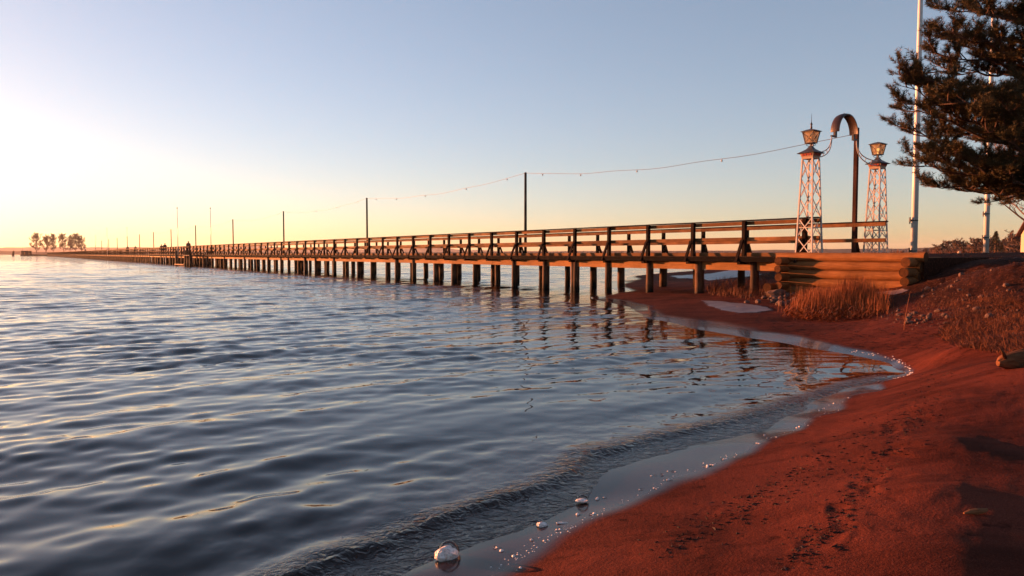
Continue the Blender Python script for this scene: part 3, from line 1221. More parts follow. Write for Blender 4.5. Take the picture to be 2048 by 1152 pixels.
# ------------------------------------------------------------------ gate: lantern towers, ladder brackets, arch hood
def tower(name, label, u, y, finial, lit):
    t = thing(name, label, 'lamp tower', pw(u, y, ZD), PROT + (0 if not lit else 0))
    H_ = 2.72
    wb_, wt = .25, .155
    corner = lambda sx, sy, z: Vector((sx * (wb_ + (wt - wb_) * z / H_), sy * (wb_ + (wt - wb_) * z / H_), z))
    cs = [(-1, -1), (1, -1), (1, 1), (-1, 1)]
    for sx, sy in cs:
        b = MB()
        b.beam(corner(sx, sy, -.05), corner(sx, sy, H_), .038, .038, (1, 0, 0))
        b.build('leg', M['white'], t)
    npan = 5
    for i in range(4):
        a, c = cs[i], cs[(i + 1) % 4]
        for k in range(npan):
            z0, z1 = H_ * k / npan, H_ * (k + 1) / npan
            for p, q in ((a, c), (c, a)):
                b = MB()
                b.beam(corner(*p, z0), corner(*q, z1), .012, .024, (c[0] - a[0] + .01, c[1] - a[1] + .02, 0) if False else (0, 0, 1))
                b.build('lattice_bar', M['white'], t)
        b = MB()
        zh = H_ * (1.5 / npan)
        b.beam(corner(*a, zh), corner(*c, zh), .012, .02)
        b.build('cross_bar', M['white'], t)
    # frieze and roof
    b = MB()
    z0 = H_ - .01

    def frustum(mb, r0, r1, za, zb):
        vs = [(sx * r0, sy * r0, za) for sx, sy in cs] + [(sx * r1, sy * r1, zb) for sx, sy in cs]
        mb.add(vs, [(3, 2, 1, 0), (4, 5, 6, 7), (0, 1, 5, 4), (1, 2, 6, 5), (2, 3, 7, 6), (3, 0, 4, 7)])

    frustum(b, wt + .014, wt + .014, z0, z0 + .06)
    frustum(b, wt + .022, wt + .05, z0 + .062, z0 + .155)
    fr = b.build('frieze', M['cream'], t)
    for i in range(4):
        ang = i * math.pi / 2
        for k in range(4):
            b = MB()
            o = (k - 1.5) * .078
            rr = wt + .038
            b.add([(o - .026, -rr + .012, z0 + .082), (o + .026, -rr + .012, z0 + .082), (o + .026, -rr - .012, z0 + .142), (o - .026, -rr - .012, z0 + .142),
                   (o - .026, -rr - .000, z0 + .082), (o + .026, -rr - .000, z0 + .082), (o + .026, -rr - .024, z0 + .142), (o - .026, -rr - .024, z0 + .142)],
                  [(4, 5, 6, 7), (0, 1, 5, 4), (1, 2, 6, 5), (2, 3, 7, 6), (3, 0, 4, 7)])
            b.build('red_tile', M['red'], fr, None, (0, 0, ang))
    b = MB()
    vs, fs = [], []
    prof = [(.255, z0 + .15), (.265, z0 + .163), (.16, z0 + .225), (.085, z0 + .28), (.035, z0 + .36)]
    for r_, z_ in prof:
        vs += [(sx * r_, sy * r_, z_) for sx, sy in cs]
    for i in range(len(prof) - 1):
        for k in range(4):
            fs.append((i * 4 + k, i * 4 + (k + 1) % 4, i * 4 + 4 + (k + 1) % 4, i * 4 + 4 + k))
    fs += [(3, 2, 1, 0), tuple(range(len(vs) - 4, len(vs)))]
    b.add(vs, fs)
    b.build('tower_roof', M['roofing'], t)
    # lantern
    zl = z0 + .43
    b = MB()
    b.tube([(0, 0, z0 + .33), (0, 0, zl + .01)], [.03, .022], 8)
    for k in range(4):
        a = math.pi / 4 + k * math.pi / 2
        pts = [(math.cos(a) * (.03 + .10 * math.sin(s * 3.1)), math.sin(a) * (.03 + .10 * math.sin(s * 3.1)), z0 + .35 + .085 * s) for s in (0, .25, .5, .75, 1)]
        b.tube(pts, [.008] * 5, 5)
    b.build('scroll_bracket', M['iron'], t)
    hl, rb, rt = .30, .11, .165
    lan = MB()
    lan.box(-rb - .012, rb + .012, -rb - .012, rb + .012, zl, zl + .025)
    lc = lambda sx, sy, s: Vector((sx * (rb + (rt - rb) * s), sy * (rb + (rt - rb) * s), zl + .025 + hl * s))
    for sx, sy in cs:
        lan.beam(lc(sx, sy, 0), lc(sx, sy, 1), .018, .018, (1, 0, 0))
    for i in range(4):
        a, c = cs[i], cs[(i + 1) % 4]
        lan.beam(lc(*a, 1), lc(*c, 1), .016, .016)
    lo = lan.build('lantern_frame', M['iron'], t)
    for i in range(4):
        a, c = cs[i], cs[(i + 1) % 4]
        b = MB()
        s_ = .93
        q = [lc(*a, .02) * 1, lc(*c, .02) * 1, lc(*c, .99) * 1, lc(*a, .99) * 1]
        q = [Vector((p.x * s_, p.y * s_, p.z)) for p in q]
        inn = [Vector((p.x * .97, p.y * .97, p.z)) for p in q]
        b.add(q + inn, [(0, 1, 2, 3), (7, 6, 5, 4), (0, 4, 5, 1), (1, 5, 6, 2), (2, 6, 7, 3), (3, 7, 4, 0)])
        b.build('pane', M['lantern'], lo)
        b = MB()
        b.beam(lc(*a, .02), lc(*c, .98), .009, .009)
        b.beam(lc(*c, .02), lc(*a, .98), .009, .009)
        b.build('pane_cross', M['iron'], lo)
    b = MB()
    bz = zl + .12
    b.tube([(0, 0, zl + .03), (0, 0, bz), (0, 0, bz + .03), (0, 0, bz + .07), (0, 0, bz + .10)], [.015, .015, .035, .04, .012], 10)
    b.build('lamp_bulb', M['bulb_emissive'] if lit else M['bulb'], lo, smooth=True)  # flag only picks the emissive bulb material
    b = MB()
    zr = zl + .025 + hl
    vs, fs = [], []
    prof = [(.198, zr - .004), (.203, zr + .010), (.10, zr + .055), (.02, zr + .08)]
    for r_, z_ in prof:
        vs += [(sx * r_, sy * r_, z_) for sx, sy in cs]
    for i in range(len(prof) - 1):
        for k in range(4):
            fs.append((i * 4 + k, i * 4 + (k + 1) % 4, i * 4 + 4 + (k + 1) % 4, i * 4 + 4 + k))
    fs += [(3, 2, 1, 0), tuple(range(len(vs) - 4, len(vs)))]
    b.add(vs, fs)
    b.build('lantern_roof', M['roofing'], t)
    if finial:
        b = MB()
        z = zr + .08
        b.tube([(0, 0, z), (0, 0, z + .04), (0, 0, z + .09), (0, 0, z + .13), (0, 0, z + .16), (0, 0, z + .20), (0, 0, z + .42)],
               [.022, .03, .018, .035, .014, .008, .003], 8)
        b.build('finial', M['iron'], t, smooth=True)
    return t, z0


TU = 0.0
t_near, z0 = tower('lattice_lamp_tower', 'white lattice tower with spiked lantern at the near corner of the pier gate', px_u(1617, .0), 0.0, True, False)
FY = -3.82
t_far, _ = tower('lattice_lamp_tower', 'white lattice tower with glowing lantern at the far corner of the pier gate', px_u(1750, FY), FY, False, True)
UG = (px_u(1617, 0.0) + px_u(1750, FY)) / 2

# arch hood: half-round sheet spanning the middle of the gate
YC, AR, AZ = -1.80, .52, 4.97
arch = thing('arch_hood', 'half-round brown metal arch hood hanging high over the pier gate', 'arch', pw(UG, YC, 0), PROT)
vs, fs = [], []
nA = 28
prof = [(-.13, .03), (-.13, .0), (-.06, .015), (.0, .02), (.06, .015), (.13, .0), (.13, .03), (.06, .05), (0, .055), (-.06, .05)]
for j in range(nA + 1):
    a = math.pi * (j / nA)
    for du, dr in prof:
        rr = AR + dr
        vs.append((du, rr * math.cos(a) * (.93), AZ + rr * math.sin(a) * 1.0))
m_ = len(prof)
for j in range(nA):
    for k in range(m_):
        fs.append((j * m_ + k, j * m_ + (k + 1) % m_, (j + 1) * m_ + (k + 1) % m_, (j + 1) * m_ + k))
fs += [tuple(range(m_)), tuple(nA * m_ + k for k in reversed(range(m_)))]
b = MB()
b.add(vs, fs)
b.build('hood', M['copper'], arch, smooth=False)
for s in (-1, 1):
    b = MB()
    b.box(-.03, .03, s * AR * .93 - .05, s * AR * .93 + .05, AZ - .16, AZ + .02)
    b.beam((0, s * (AR * .93 + .0), AZ - .13), (0, s * (AR * .93 + .20), AZ - .13), .05, .04)
    b.build('hanger', M['iron'], arch)
b = MB()
b.tube([(0, .05, AZ + AR * .92 + .03), (0, .05, AZ + AR * .92 + .12)], [.012, .008], 6)
b.build('pin', M['iron'], arch)


def bracket(s, ty, label):
    """curved ladder bracket from a tower head up to the arch"""
    t = thing('ladder_bracket', label, 'bracket', pw(UG, 0, 0), PROT, 'brackets that hold the arch hood')
    ya = YC + s * (AR * .93 + .17)
    yt = ty - s * .16
    za, zt = AZ - .15, ZD + z0 + .10
    outer, inner = [], []
    for j in range(13):
        f = j / 12
        yy = yt + (ya - yt) * (1 - (1 - f) ** 2.3)
        zz = zt - .02 + (za - zt + .02) * f ** 1.9
        outer.append(Vector((0, yy, zz)))
        off = .15 * (1 - f) ** 0.8
        inner.append(Vector((0, yy + s * off * .75, zz + off)))
    for pts in (outer, inner):
        b = MB()
        b.tube(pts, [.016] * 13, 6)
        b.build('side_rail', M['white'], t, smooth=True)
    for j in (2, 4, 6, 8):
        b = MB()
        b.beam(outer[j], inner[j], .014, .014)
        b.build('rung', M['white'], t)
    return t


bracket(1, 0.0, 'curved ladder bracket joining the spiked lantern tower to the arch hood')
bracket(-1, FY, 'curved ladder bracket joining the glowing lantern tower to the arch hood')

# ------------------------------------------------------------------ tall white flagpoles ashore


def big_pole(px, Y, r0, label):
    p = at_y(px, 508, Y)
    g = min(tz(p.x, p.y), 1.4)
    t = thing('tall_flagpole', label, 'flagpole', (p.x, p.y, g))
    b = MB()
    b.tube([(0, 0, -.1), (0, 0, 3), (0, 0, 7), (0, 0, 12)], [r0, r0 * .93, r0 * .72, r0 * .40], 20)
    b.build('shaft', M['pole_white'], t, smooth=True)
    b = MB()
    b.tube([(0, 0, -.12), (0, 0, .10)], [r0 * 1.9, r0 * 1.6], 16)
    b.build('footing', M['stone'], t)
    for z in (1.45, .62):
        b = MB()
        b.box(-r0 - .05, -r0 + .02, -.03, .03, z - .03, z + .03)
        b.beam((-r0 - .045, 0, z - .09), (-r0 - .045, 0, z + .09), .025, .025)
        b.build('cleat', M['iron'], t)
        b = MB()
        b.tube([(0, 0, z - .02), (0, 0, z + .02)], [r0 * 1.02, r0 * 1.02], 20)
        b.build('clamp_band', M['roofing'], t)
    b = MB()
    b.tube([(0, 0, 12), (0, 0, 12.05), (0, 0, 12.15), (0, 0, 12.22)], [.06, .11, .11, .02], 12)
    b.build('knob', M['iron'], t, smooth=True)
    return t


big_pole(1827.5, 19.4, .085, 'tall white flagpole just behind the right end of the log wall')
big_pole(1971.5, 25.0, .088, 'tall white flagpole on the grass behind the pine branches')

# ------------------------------------------------------------------ stones
def rock_mesh(k):
    rs = random.Random(100 + k)
    bm = bmesh.new()
    bmesh.ops.create_icosphere(bm, subdivisions=2, radius=1.0)
    ax = [rs.uniform(.75, 1.2), rs.uniform(.7, 1.1), rs.uniform(.55, .85)]
    offs = [(Vector((rs.gauss(0, 1), rs.gauss(0, 1), rs.gauss(0, 1))).normalized(), rs.uniform(.55, .95)) for _ in range(9)]
    for v in bm.verts:
        d = v.co.normalized()
        r = 1.0
        for n, lim in offs:
            c = d.dot(n)
            if c > 0.05:
                r = min(r, lim / c)
        v.co = Vector((d.x * ax[0], d.y * ax[1], d.z * ax[2])) * r
    me = bpy.data.meshes.new('stone')
    bm.to_mesh(me)
    bm.free()
    me.materials.append(M['stone'])
    return me


ROCKS = [rock_mesh(k) for k in range(7)]


def place_rock(p, size, label, group, sink=.25):
    o = link('stone', random.choice(ROCKS), None, (p.x, p.y, tz(p.x, p.y) + size * (.55 - sink)),
             (jit(.4), jit(.4), random.uniform(0, 6.28)))
    o.scale = (size, size, size)
    return tag(o, label, 'stone', group)


def on_ground(px, py, z0=0.2):
    """where a line of sight meets the beach (a few fixed-point steps)"""
    z = z0
    for _ in range(12):
        p = on_z(px, py, min(z, CAM_H - .06))
        z = .5 * z + .5 * tz(p.x, p.y)
    return p


bp = on_ground(1552, 594, .2)
o = place_rock(bp, .27, 'largest reddish boulder at the left foot of the log wall', None, .2)
o.name = 'boulder'
o['category'] = 'boulder'
for k in range(46):
    px, py = random.gauss(1553, 28), random.uniform(588, 612)
    px = min(max(px, 1492), 1605)
    p = on_ground(px, py, .18)
    place_rock(p, random.uniform(.05, .125), 'small stone in the pile below the left end of the log wall', 'stones at the foot of the log wall')
for k in range(24):
    p = on_ground(random.gauss(1835, 30), random.uniform(622, 648), .3)
    place_rock(p, random.uniform(.03, .06), 'pale pebble in the scatter at the foot of the dark bank', 'stones below the bank')
for k in range(26):
    p = on_ground(random.uniform(1845, 2046), random.uniform(545, 600), .8)
    place_rock(p, random.uniform(.03, .075), 'stone half buried in the sunlit upper bank', 'stones on the upper bank')


def gravel(name, n, fn, smin, smax, mat):
    mb = MB()
    for _ in range(n):
        p = fn()
        s = random.uniform(smin, smax)
        z = tz(p.x, p.y)
        a = random.uniform(0, 6.28)
        vs = []
        for k in range(5):
            vs.append((p.x + s * math.cos(a + k * 1.257) * random.uniform(.6, 1.1), p.y + s * math.sin(a + k * 1.257) * random.uniform(.6, 1.1), z - .2 * s))
        vs.append((p.x + jit(s * .4), p.y + jit(s * .4), z + s * random.uniform(.5, .9)))
        mb.add(vs, [(k, (k + 1) % 5, 5) for k in range(5)])
    return mb.build(name, mat)


def bank_pt():
    return on_ground(random.uniform(1760, 2048), random.uniform(545, 660), .6)


# many calls: vectorised ground picking for the loose stuff
def pick_ground(pxs, pys, z0):
    z = np.full(len(pxs), z0, float)
    u = (np.asarray(pxs) - 1024) / FPX
    v = (576 - np.asarray(pys)) / FPX
    dx, dy, dz = u, CP + v * SP, v * CP - SP
    for _ in range(12):
        t = (np.minimum(z, CAM_H - .06) - CAM_H) / dz
        x, y = dx * t, dy * t
        z = .5 * z + .5 * terr(x, y)
    return x, y, terr(x, y)


def gravel_np(name, pxs, pys, z0, smin, smax, mat, label, cat):
    x, y, z = pick_ground(pxs, pys, z0)
    mb = MB()
    for i in range(len(x)):
        s = smin + (smax - smin) * random.random() ** 2.5
        a = random.uniform(0, 6.28)
        vs = [(x[i] + s * math.cos(a + k * 1.257) * random.uniform(.6, 1.1), y[i] + s * math.sin(a + k * 1.257) * random.uniform(.6, 1.1), z[i] - .2 * s) for k in range(5)]
        vs.append((x[i] + jit(s * .4), y[i] + jit(s * .4), z[i] + s * random.uniform(.4, .9)))
        mb.add(vs, [(k, (k + 1) % 5, 5) for k in range(5)])
    return tag(mb.build(name, mat), label, cat, kind='stuff')


n = 900
gravel_np('bank_gravel', RNG.uniform(1770, 2140, n), 545 + 115 * RNG.random(n), .6, .008, .035, M['stone'], 'loose gravel strewn over the bank right of the log wall', 'gravel')

# ------------------------------------------------------------------ reeds, straw and bank grass


def blades(name, x, y, z, hmin, hmax, width, lean, mat, label, cat, windx=.25, flat=0.0):
    n = len(x)
    h = RNG.uniform(hmin, hmax, n) * (.72 + .38 * np.clip(fbm(x * 1.6 + 3, y * 1.6, 3) * 1.6, -1, 1))
    a = RNG.uniform(0, 2 * np.pi, n)
    ln = np.abs(RNG.normal(0, lean, n)) + flat * RNG.random(n)
    lx, ly = np.cos(a) * ln + windx * RNG.random(n), np.sin(a) * ln
    f = RNG.uniform(0, 2 * np.pi, n)
    wx, wy = np.cos(f) * width * .5, np.sin(f) * width * .5
    V = []
    for t, w in ((0, 1.0), (.45, .8), (1.0, .12)):
        bend = t ** 1.7
        cx = x + lx * h * bend
        cy = y + ly * h * bend
        cz = z - .01 + h * t / np.sqrt(1 + (lx ** 2 + ly ** 2) * t)
        V.append(np.stack([cx - wx * w, cy - wy * w, cz], -1))
        V.append(np.stack([cx + wx * w, cy + wy * w, cz], -1))
    v = np.stack(V, 1).reshape(-1, 3)
    b0 = np.arange(n)[:, None] * 6
    q = np.concatenate([b0 + np.array([[0, 1, 3, 2]]), b0 + np.array([[2, 3, 5, 4]])], 0)
    o = link(name, np_mesh(name, v, q, mat, False))
    return tag(o, label, cat, kind='stuff')


def scatter(n, poly, z0):
    xs, ys = [], []
    x0, x1 = min(p[0] for p in poly), max(p[0] for p in poly)
    y0, y1 = min(p[1] for p in poly), max(p[1] for p in poly)
    while len(xs) < n:
        a, b = random.uniform(x0, x1), random.uniform(y0, y1)
        ins = False
        for i in range(len(poly)):
            (ax, ay), (bx, by) = poly[i], poly[i - 1]
            if (ay > b) != (by > b) and a < (bx - ax) * (b - ay) / (by - ay) + ax:
                ins = not ins
        if ins:
            xs.append(a)
            ys.append(b)
    return pick_ground(np.array(xs), np.array(ys), z0)


pxs, pys = [], []
for cx_, cy_, sx_, sy_, n_ in ((1632, 612, 13, 6, 2600), (1658, 616, 10, 6, 1300), (1690, 612, 12, 6, 2300), (1722, 614, 14, 7, 2600), (1604, 622, 10, 5, 700), (1750, 618, 12, 6, 800),
                               (1675, 626, 36, 4, 900)):
    pxs.append(RNG.normal(cx_, sx_, n_))
    pys.append(RNG.normal(cy_, sy_, n_))
x, y, z = pick_ground(np.concatenate(pxs), np.concatenate(pys), .2)
blades('reed_clump', x, y, z, .18, .74, .009, .2, M['reed'], 'upright clump of dry orange reeds in front of the log wall', 'reeds', .15)
x, y, z = scatter(1700, [(1560, 632), (1590, 616), (1640, 618), (1720, 628), (1745, 640), (1650, 646), (1600, 642), (1565, 638)], .15)
mb = MB()
for i in range(len(x)):
    hgt = .02 + .16 * random.random() ** 1.5
    a = random.gauss(.2, .9)
    l = random.uniform(.10, .34)
    d = Vector((math.cos(a), math.sin(a), jit(.6))) * l
    c = Vector((x[i], y[i], z[i] + hgt))
    w = Vector((0, .3, 1)).cross(d).normalized() * .006
    mid = c + d * .5 + Vector((0, 0, .03 * random.random()))
    mb.add([c - w, c + w, mid + w, mid - w, c + d + w * .4, c + d - w * .4], [(0, 1, 2, 3), (3, 2, 4, 5)])
tag(mb.build('fallen_straw', M['reed']), 'flattened heap of straw at the foot of the reed clump', 'straw', kind='stuff')
x, y, z = scatter(13000, [(1870, 672), (1900, 640), (1960, 600), (2060, 570), (2100, 712), (2010, 710), (1905, 692)], .5)
blades('bank_grass', x, y, z, .05, .20, .006, .8, M['grass'], 'tangled reddish dry grass covering the right bank', 'grass', .4, 1.6)
x, y, z = scatter(6500, [(1770, 600), (1860, 560), (2048, 540), (2048, 590), (1900, 640), (1780, 640)], .6)
blades('short_bank_grass', x, y, z, .03, .10, .006, .6, M['grass'], 'sparse short grass between the stones of the upper bank', 'grass', .3, .5)
x, y, z = scatter(2600, [(1410, 578), (1440, 556), (1545, 550), (1550, 590), (1500, 600), (1420, 592)], .15)
blades('under_pier_grass', x, y, z, .08, .34, .010, .35, M['grass'], 'dry grass growing under the landward end of the pier', 'grass', .2, .3)
# turf on the level ground behind
gx, gy = RNG.uniform(11.5, 42, 9000), RNG.uniform(17, 60, 9000)
ok = gx > .42 * gy + 3
blades('turf', gx[ok], gy[ok], terr(gx[ok], gy[ok]), .03, .08, .02, .5, M['grass'], 'low winter turf on the level ground behind the log wall', 'grass')

# dark weed and twig litter along the sand
n = 1150
t = RNG.random(n)
px = 1600 + 300 * t ** .9 + RNG.normal(0, 26, n)
py = 1120 - 400 * t + RNG.normal(0, 12, n)
k = RNG.random(n) < .45
px[k] = (1330 + 520 * t + RNG.normal(0, 35, n))[k]
py[k] = (1100 - 290 * t + RNG.normal(0, 14, n))[k]
x, y, z = pick_ground(px, py, .2)
mb = MB()
for i in range(n):
    l, w = .004 + .022 * random.random() ** 2.5, .002 + .006 * random.random() ** 2
    a = random.gauss(.3, .7)
    c, s = math.cos(a), math.sin(a)
    P = lambda u_, v_, h_: (x[i] + u_ * c - v_ * s, y[i] + u_ * s + v_ * c, z[i] + h_)
    e = random.uniform(.002, .009)
    mb.add([P(-l, 0, .0), P(0, -w, .001), P(l, jit(w), .0), P(0, w, .001), P(jit(l * .3), 0, e)], [(0, 1, 4), (1, 2, 4), (2, 3, 4), (3, 0, 4)])
tag(mb.build('weed_litter', M['debris']), 'dark bits of weed littering the red sand', 'litter', kind='stuff')

n = 900
x, y, z = pick_ground(RNG.uniform(1450, 1930, n), 640 + 60 * RNG.random(n) ** 1.2, .15)
mb = MB()
for i in range(n):
    if z[i] < .05:
        continue
    l, w = .012 + .12 * random.random() ** 2, .003 + .008 * random.random() ** 2
    a = random.gauss(.1, .4)
    c, s = math.cos(a), math.sin(a)
    P = lambda u_, v_, h_: (x[i] + u_ * c - v_ * s, y[i] + u_ * s + v_ * c, z[i] + h_)
    e = random.uniform(.002, .007)
    mb.add([P(-l, 0, .0), P(0, -w, .001), P(l, jit(w), .0), P(0, w, .001), P(jit(l * .3), 0, e)], [(0, 1, 4), (1, 2, 4), (2, 3, 4), (3, 0, 4)])
tag(mb.build('wrack_line', M['debris']), 'dark streaks of washed-up litter round the head of the cove', 'litter', kind='stuff')


# ------------------------------------------------------------------ thin ice, driftwood, stalk
def ice_patch(pts, z0, label):
    P = [on_ground(a, b, z0) for a, b in pts]
    dense = []
    for i in range(len(P)):
        for j in range(5):
            q = P[i].lerp(P[(i + 1) % len(P)], j / 5)
            dense.append(Vector((q.x, q.y, 0)))
    c = sum(dense, Vector()) / len(dense)
    rings = [0.01] + [j / 14 for j in range(1, 14)] + [.97, 1.0]
    vs = []
    for r_ in rings:
        for d in dense:
            q = c.lerp(d, r_ * (1 + (.05 * jit(1) if r_ == 1.0 else 0)))
            vs.append((q.x, q.y, tz(q.x, q.y) + (.014 if r_ < .97 else .006 if r_ < 1 else -.006)))
    m = len(dense)
    fs = [(i * m + k, i * m + (k + 1) % m, (i + 1) * m + (k + 1) % m, (i + 1) * m + k) for i in range(len(rings) - 1) for k in range(m)]
    fs.append(tuple(range(m)))
    b = MB()
    b.add(vs, fs)
    o = b.build('ice_patch', M['ice'], smooth=True)
    set_attr(o.data, 'cover', [min(1.0, (1 - r_) * 2.2) for r_ in rings for _ in range(m)])
    return tag(o, label, 'ice')


ice_patch([(1395, 601), (1440, 602), (1500, 608), (1548, 617), (1552, 622), (1520, 627), (1480, 628), (1440, 622), (1410, 612)], .1,
          'pale pinkish sheet of thin ice on the sand below the stone pile')
ice_patch([(1332, 552), (1420, 546), (1520, 546), (1548, 552), (1500, 557), (1400, 556), (1345, 557)], .1,
          'bluish ice sheet on the low ground seen beneath the pier')
ice_patch([(1748, 583), (1795, 580), (1822, 584), (1790, 591), (1752, 590)], .4, 'small frosty patch right of the reeds below the log wall')

dl = at_y(1996, 730, 6.35)
dz_ = tz(dl.x, dl.y)
drift = thing('driftwood_log', 'orange weathered driftwood log lying at the right edge of the beach', 'log', (dl.x, dl.y, dz_))
pts, rad = [], []
for j in range(30):
    t = j / 29
    pts.append((1.3 * t, .10 * t + .02 * math.sin(t * 9), .075 + .05 * t + .012 * math.sin(t * 14)))
    rad.append((.022 + .08 * min(1, (t * 6) ** .6)) * (1 + .07 * math.sin(j * 1.3) + jit(.05)))
b = MB()
b.tube(pts, rad, 16)
b.v = [tuple(Vector(p) + Vector((0, jit(.007), jit(.007)))) for p in b.v]
lo = b.build('trunk', M['drift'], drift)
b = MB()
b.tube([(.05, -.02, .13), (.0, -.05, .19), (-.03, -.06, .22)], [.02, .012, .004], 6)
b.build('broken_branch', M['drift'], drift, smooth=True)
b = MB()
b.tube([(.42, -.06, .09), (.42, -.115, .085)], [.035, .02], 8)
b.build('knot', M['debris'], drift)

sp = on_ground(1808, 660, .2)
b = MB()
b.tube([(0, 0, 0), (.015, 0, .2), (.05, 0, .42), (.09, .01, .62)], [.006, .005, .004, .002], 5)
tag(b.build('dry_stalk', M['reed'], None, (sp.x, sp.y, tz(sp.x, sp.y))), 'single thin dry stalk standing on the sand before the dark bank', 'stalk')
wp = on_ground(1953, 1029, .32)
b = MB()
b.tube([(-.06, 0, .012), (-.03, .004, .016), (.0, 0, .018), (.045, .01, .016), (.06, .012, .02)], [.004, .011, .014, .010, .006], 7)
tag(b.build('wood_splinter', M['drift'], None, (wp.x, wp.y, tz(wp.x, wp.y) - .004), (0, 0, .1)), 'small pale wood splinter on the shaded foreground sand', 'driftwood')


# ------------------------------------------------------------------ foam and bubbles at the water's edge
def dome(mb, c, r, n=12, h=1.0):
    c = Vector(c)
    vs, fs = [], []
    m = max(3, n // 3)
    for i in range(m):
        a = i / m * math.pi / 2
        for k in range(n):
            t = 2 * math.pi * k / n
            vs.append(c + Vector((r * math.cos(a) * math.cos(t), r * math.cos(a) * math.sin(t), r * h * math.sin(a))))
    vs.append(c + Vector((0, 0, r * h)))
    for i in range(m - 1):
        for k in range(n):
            fs.append((i * n + k, i * n + (k + 1) % n, (i + 1) * n + (k + 1) % n, (i + 1) * n + k))
    for k in range(n):
        fs.append(((m - 1) * n + k, (m - 1) * n + (k + 1) % n, len(vs) - 1))
    mb.add(vs, fs)


def foam_lump(rx, ry, rz, seed):
    rs = random.Random(seed)
    bm = bmesh.new()
    bmesh.ops.create_icosphere(bm, subdivisions=4, radius=1)
    bumps = [(Vector((rs.gauss(0, 1), rs.gauss(0, 1), rs.gauss(.3, .8))).normalized(), rs.uniform(.15, .4), rs.uniform(.05, .16)) for _ in range(40)]
    for v in bm.verts:
        d = v.co.normalized()
        k = 1 + sum(h * max(0, 1 - (d - c).length / w) for c, w, h in bumps)
        v.co = Vector((d.x * rx, d.y * ry, d.z * rz)) * k
    me = bpy.data.meshes.new('foam')
    bm.to_mesh(me)
    bm.free()
    me.materials.append(M['foam'])
    me.polygons.foreach_set('use_smooth', [True] * len(me.polygons))
    return me


def level(p):
    return max(tz(p.x, p.y), 0.004)


fpnt = on_z(893, 1112, .01)
t = thing('foam_clump', 'big clump of pink-lit foam with a large clear bubble at the swash edge', 'foam', (fpnt.x, fpnt.y, level(fpnt)))
t.scale = (1.1, 1.1, 1.15)
link('foam', foam_lump(.052, .035, .034, 1), t, (0, 0, .008), (0, .12, .5))
b = MB()
dome(b, (.008, .012, .0), .052, 28, 1.25)
b.build('bubble', M['bubble'], t, smooth=True)
fpnt = on_z(1163, 1000, .01)
t = thing('foam_clump', 'round clear bubble ringed with foam beside the dark wave edge', 'foam', (fpnt.x, fpnt.y, level(fpnt)))
link('foam', foam_lump(.034, .026, .010, 2), t, (0, -.006, .004))
b = MB()
dome(b, (.004, 0, .0), .036, 24, 1.0)
b.build('bubble', M['bubble'], t, smooth=True)
fpnt = on_z(1084, 1049, .01)
o = link('foam_heap', foam_lump(.028, .02, .016, 3), None, (fpnt.x, fpnt.y, level(fpnt) + .003))
tag(o, 'small lumpy heap of foam on the dark wave edge between the two big bubbles', 'foam')
fpnt = on_z(1124, 1047, .01)
o = link('foam_heap', foam_lump(.03, .008, .005, 4), None, (fpnt.x, fpnt.y, level(fpnt) + .002))
tag(o, 'thin flat streak of foam on the wet sand right of the foam heap', 'foam')

small = [(995, 1090), (1006, 1099), (1028, 1115), (1065, 1077), (1088, 1083), (1116, 1058), (1158, 1027), (1183, 1028), (1191, 993), (1281, 980), (1311, 978),
         (1327, 951), (1346, 943), (1411, 935), (1422, 931), (1448, 921), (1483, 1008), (1553, 877), (1513, 888), (1527, 867), (1640, 818), (1646, 815), (1668, 808),
         (1593, 856), (1600, 854), (1340, 963), (1309, 950), (680, 1072), (830, 1040), (612, 1125), (650, 1112), (1420, 934), (1040, 1148), (1213, 991), (1700, 800)]
for k, (a, c_) in enumerate(small):
    p = on_z(a, c_, .02)
    if tz(p.x, p.y) > .05:
        continue
    t = thing('bubble_cluster', 'tiny cluster of clear bubbles left on the wet swash zone', 'bubbles', (p.x, p.y, level(p) - .001), random.uniform(0, 6), 'bubble clusters on the wet sand')
    for j in range(random.randint(2, 5)):
        b = MB()
        r_ = random.uniform(.005, .012)
        dome(b, (random.gauss(0, .013), random.gauss(0, .008), 0), r_, 10, .8)
        b.build('bubble', M['foam'] if j % 3 == 0 else M['bubble'], t, smooth=True)

# broken foam line at the head of the cove and along the swash limit
mb = MB()
line = [(1690, 698), (1740, 706), (1790, 719), (1812, 731), (1824, 742), (1820, 748), (1790, 757)]
for i in range(len(line) - 1):
    for j in range(15):
        t = random.random()
        a = line[i][0] * (1 - t) + line[i + 1][0] * t + random.gauss(0, 2)
        c_ = line[i][1] * (1 - t) + line[i + 1][1] * t + random.gauss(0, 1)
        p = on_z(a, c_, .028)
        dome(mb, (p.x, p.y, max(tz(p.x, p.y), .0) - .002), random.uniform(.003, .013), 7, .7)
sw = [(1000, 1140), (1080, 1096), (1160, 1052), (1240, 1014), (1330, 974), (1420, 936), (1540, 888), (1640, 840), (1740, 790)]
for i in range(len(sw) - 1):
    for j in range(12 if i > 1 else 36):
        t = random.random()
        a = sw[i][0] * (1 - t) + sw[i + 1][0] * t - random.random() ** 2 * 30
        c_ = sw[i][1] * (1 - t) + sw[i + 1][1] * t + random.gauss(-3, 4)
        p = on_z(a, c_, .025)
        dome(mb, (p.x, p.y, tz(p.x, p.y) - .001), random.uniform(.002, .006), 6, .6)
tag(mb.build('foam_line', M['foam'], smooth=True), 'broken line of small foam bubbles along the swash limit', 'foam', kind='stuff')


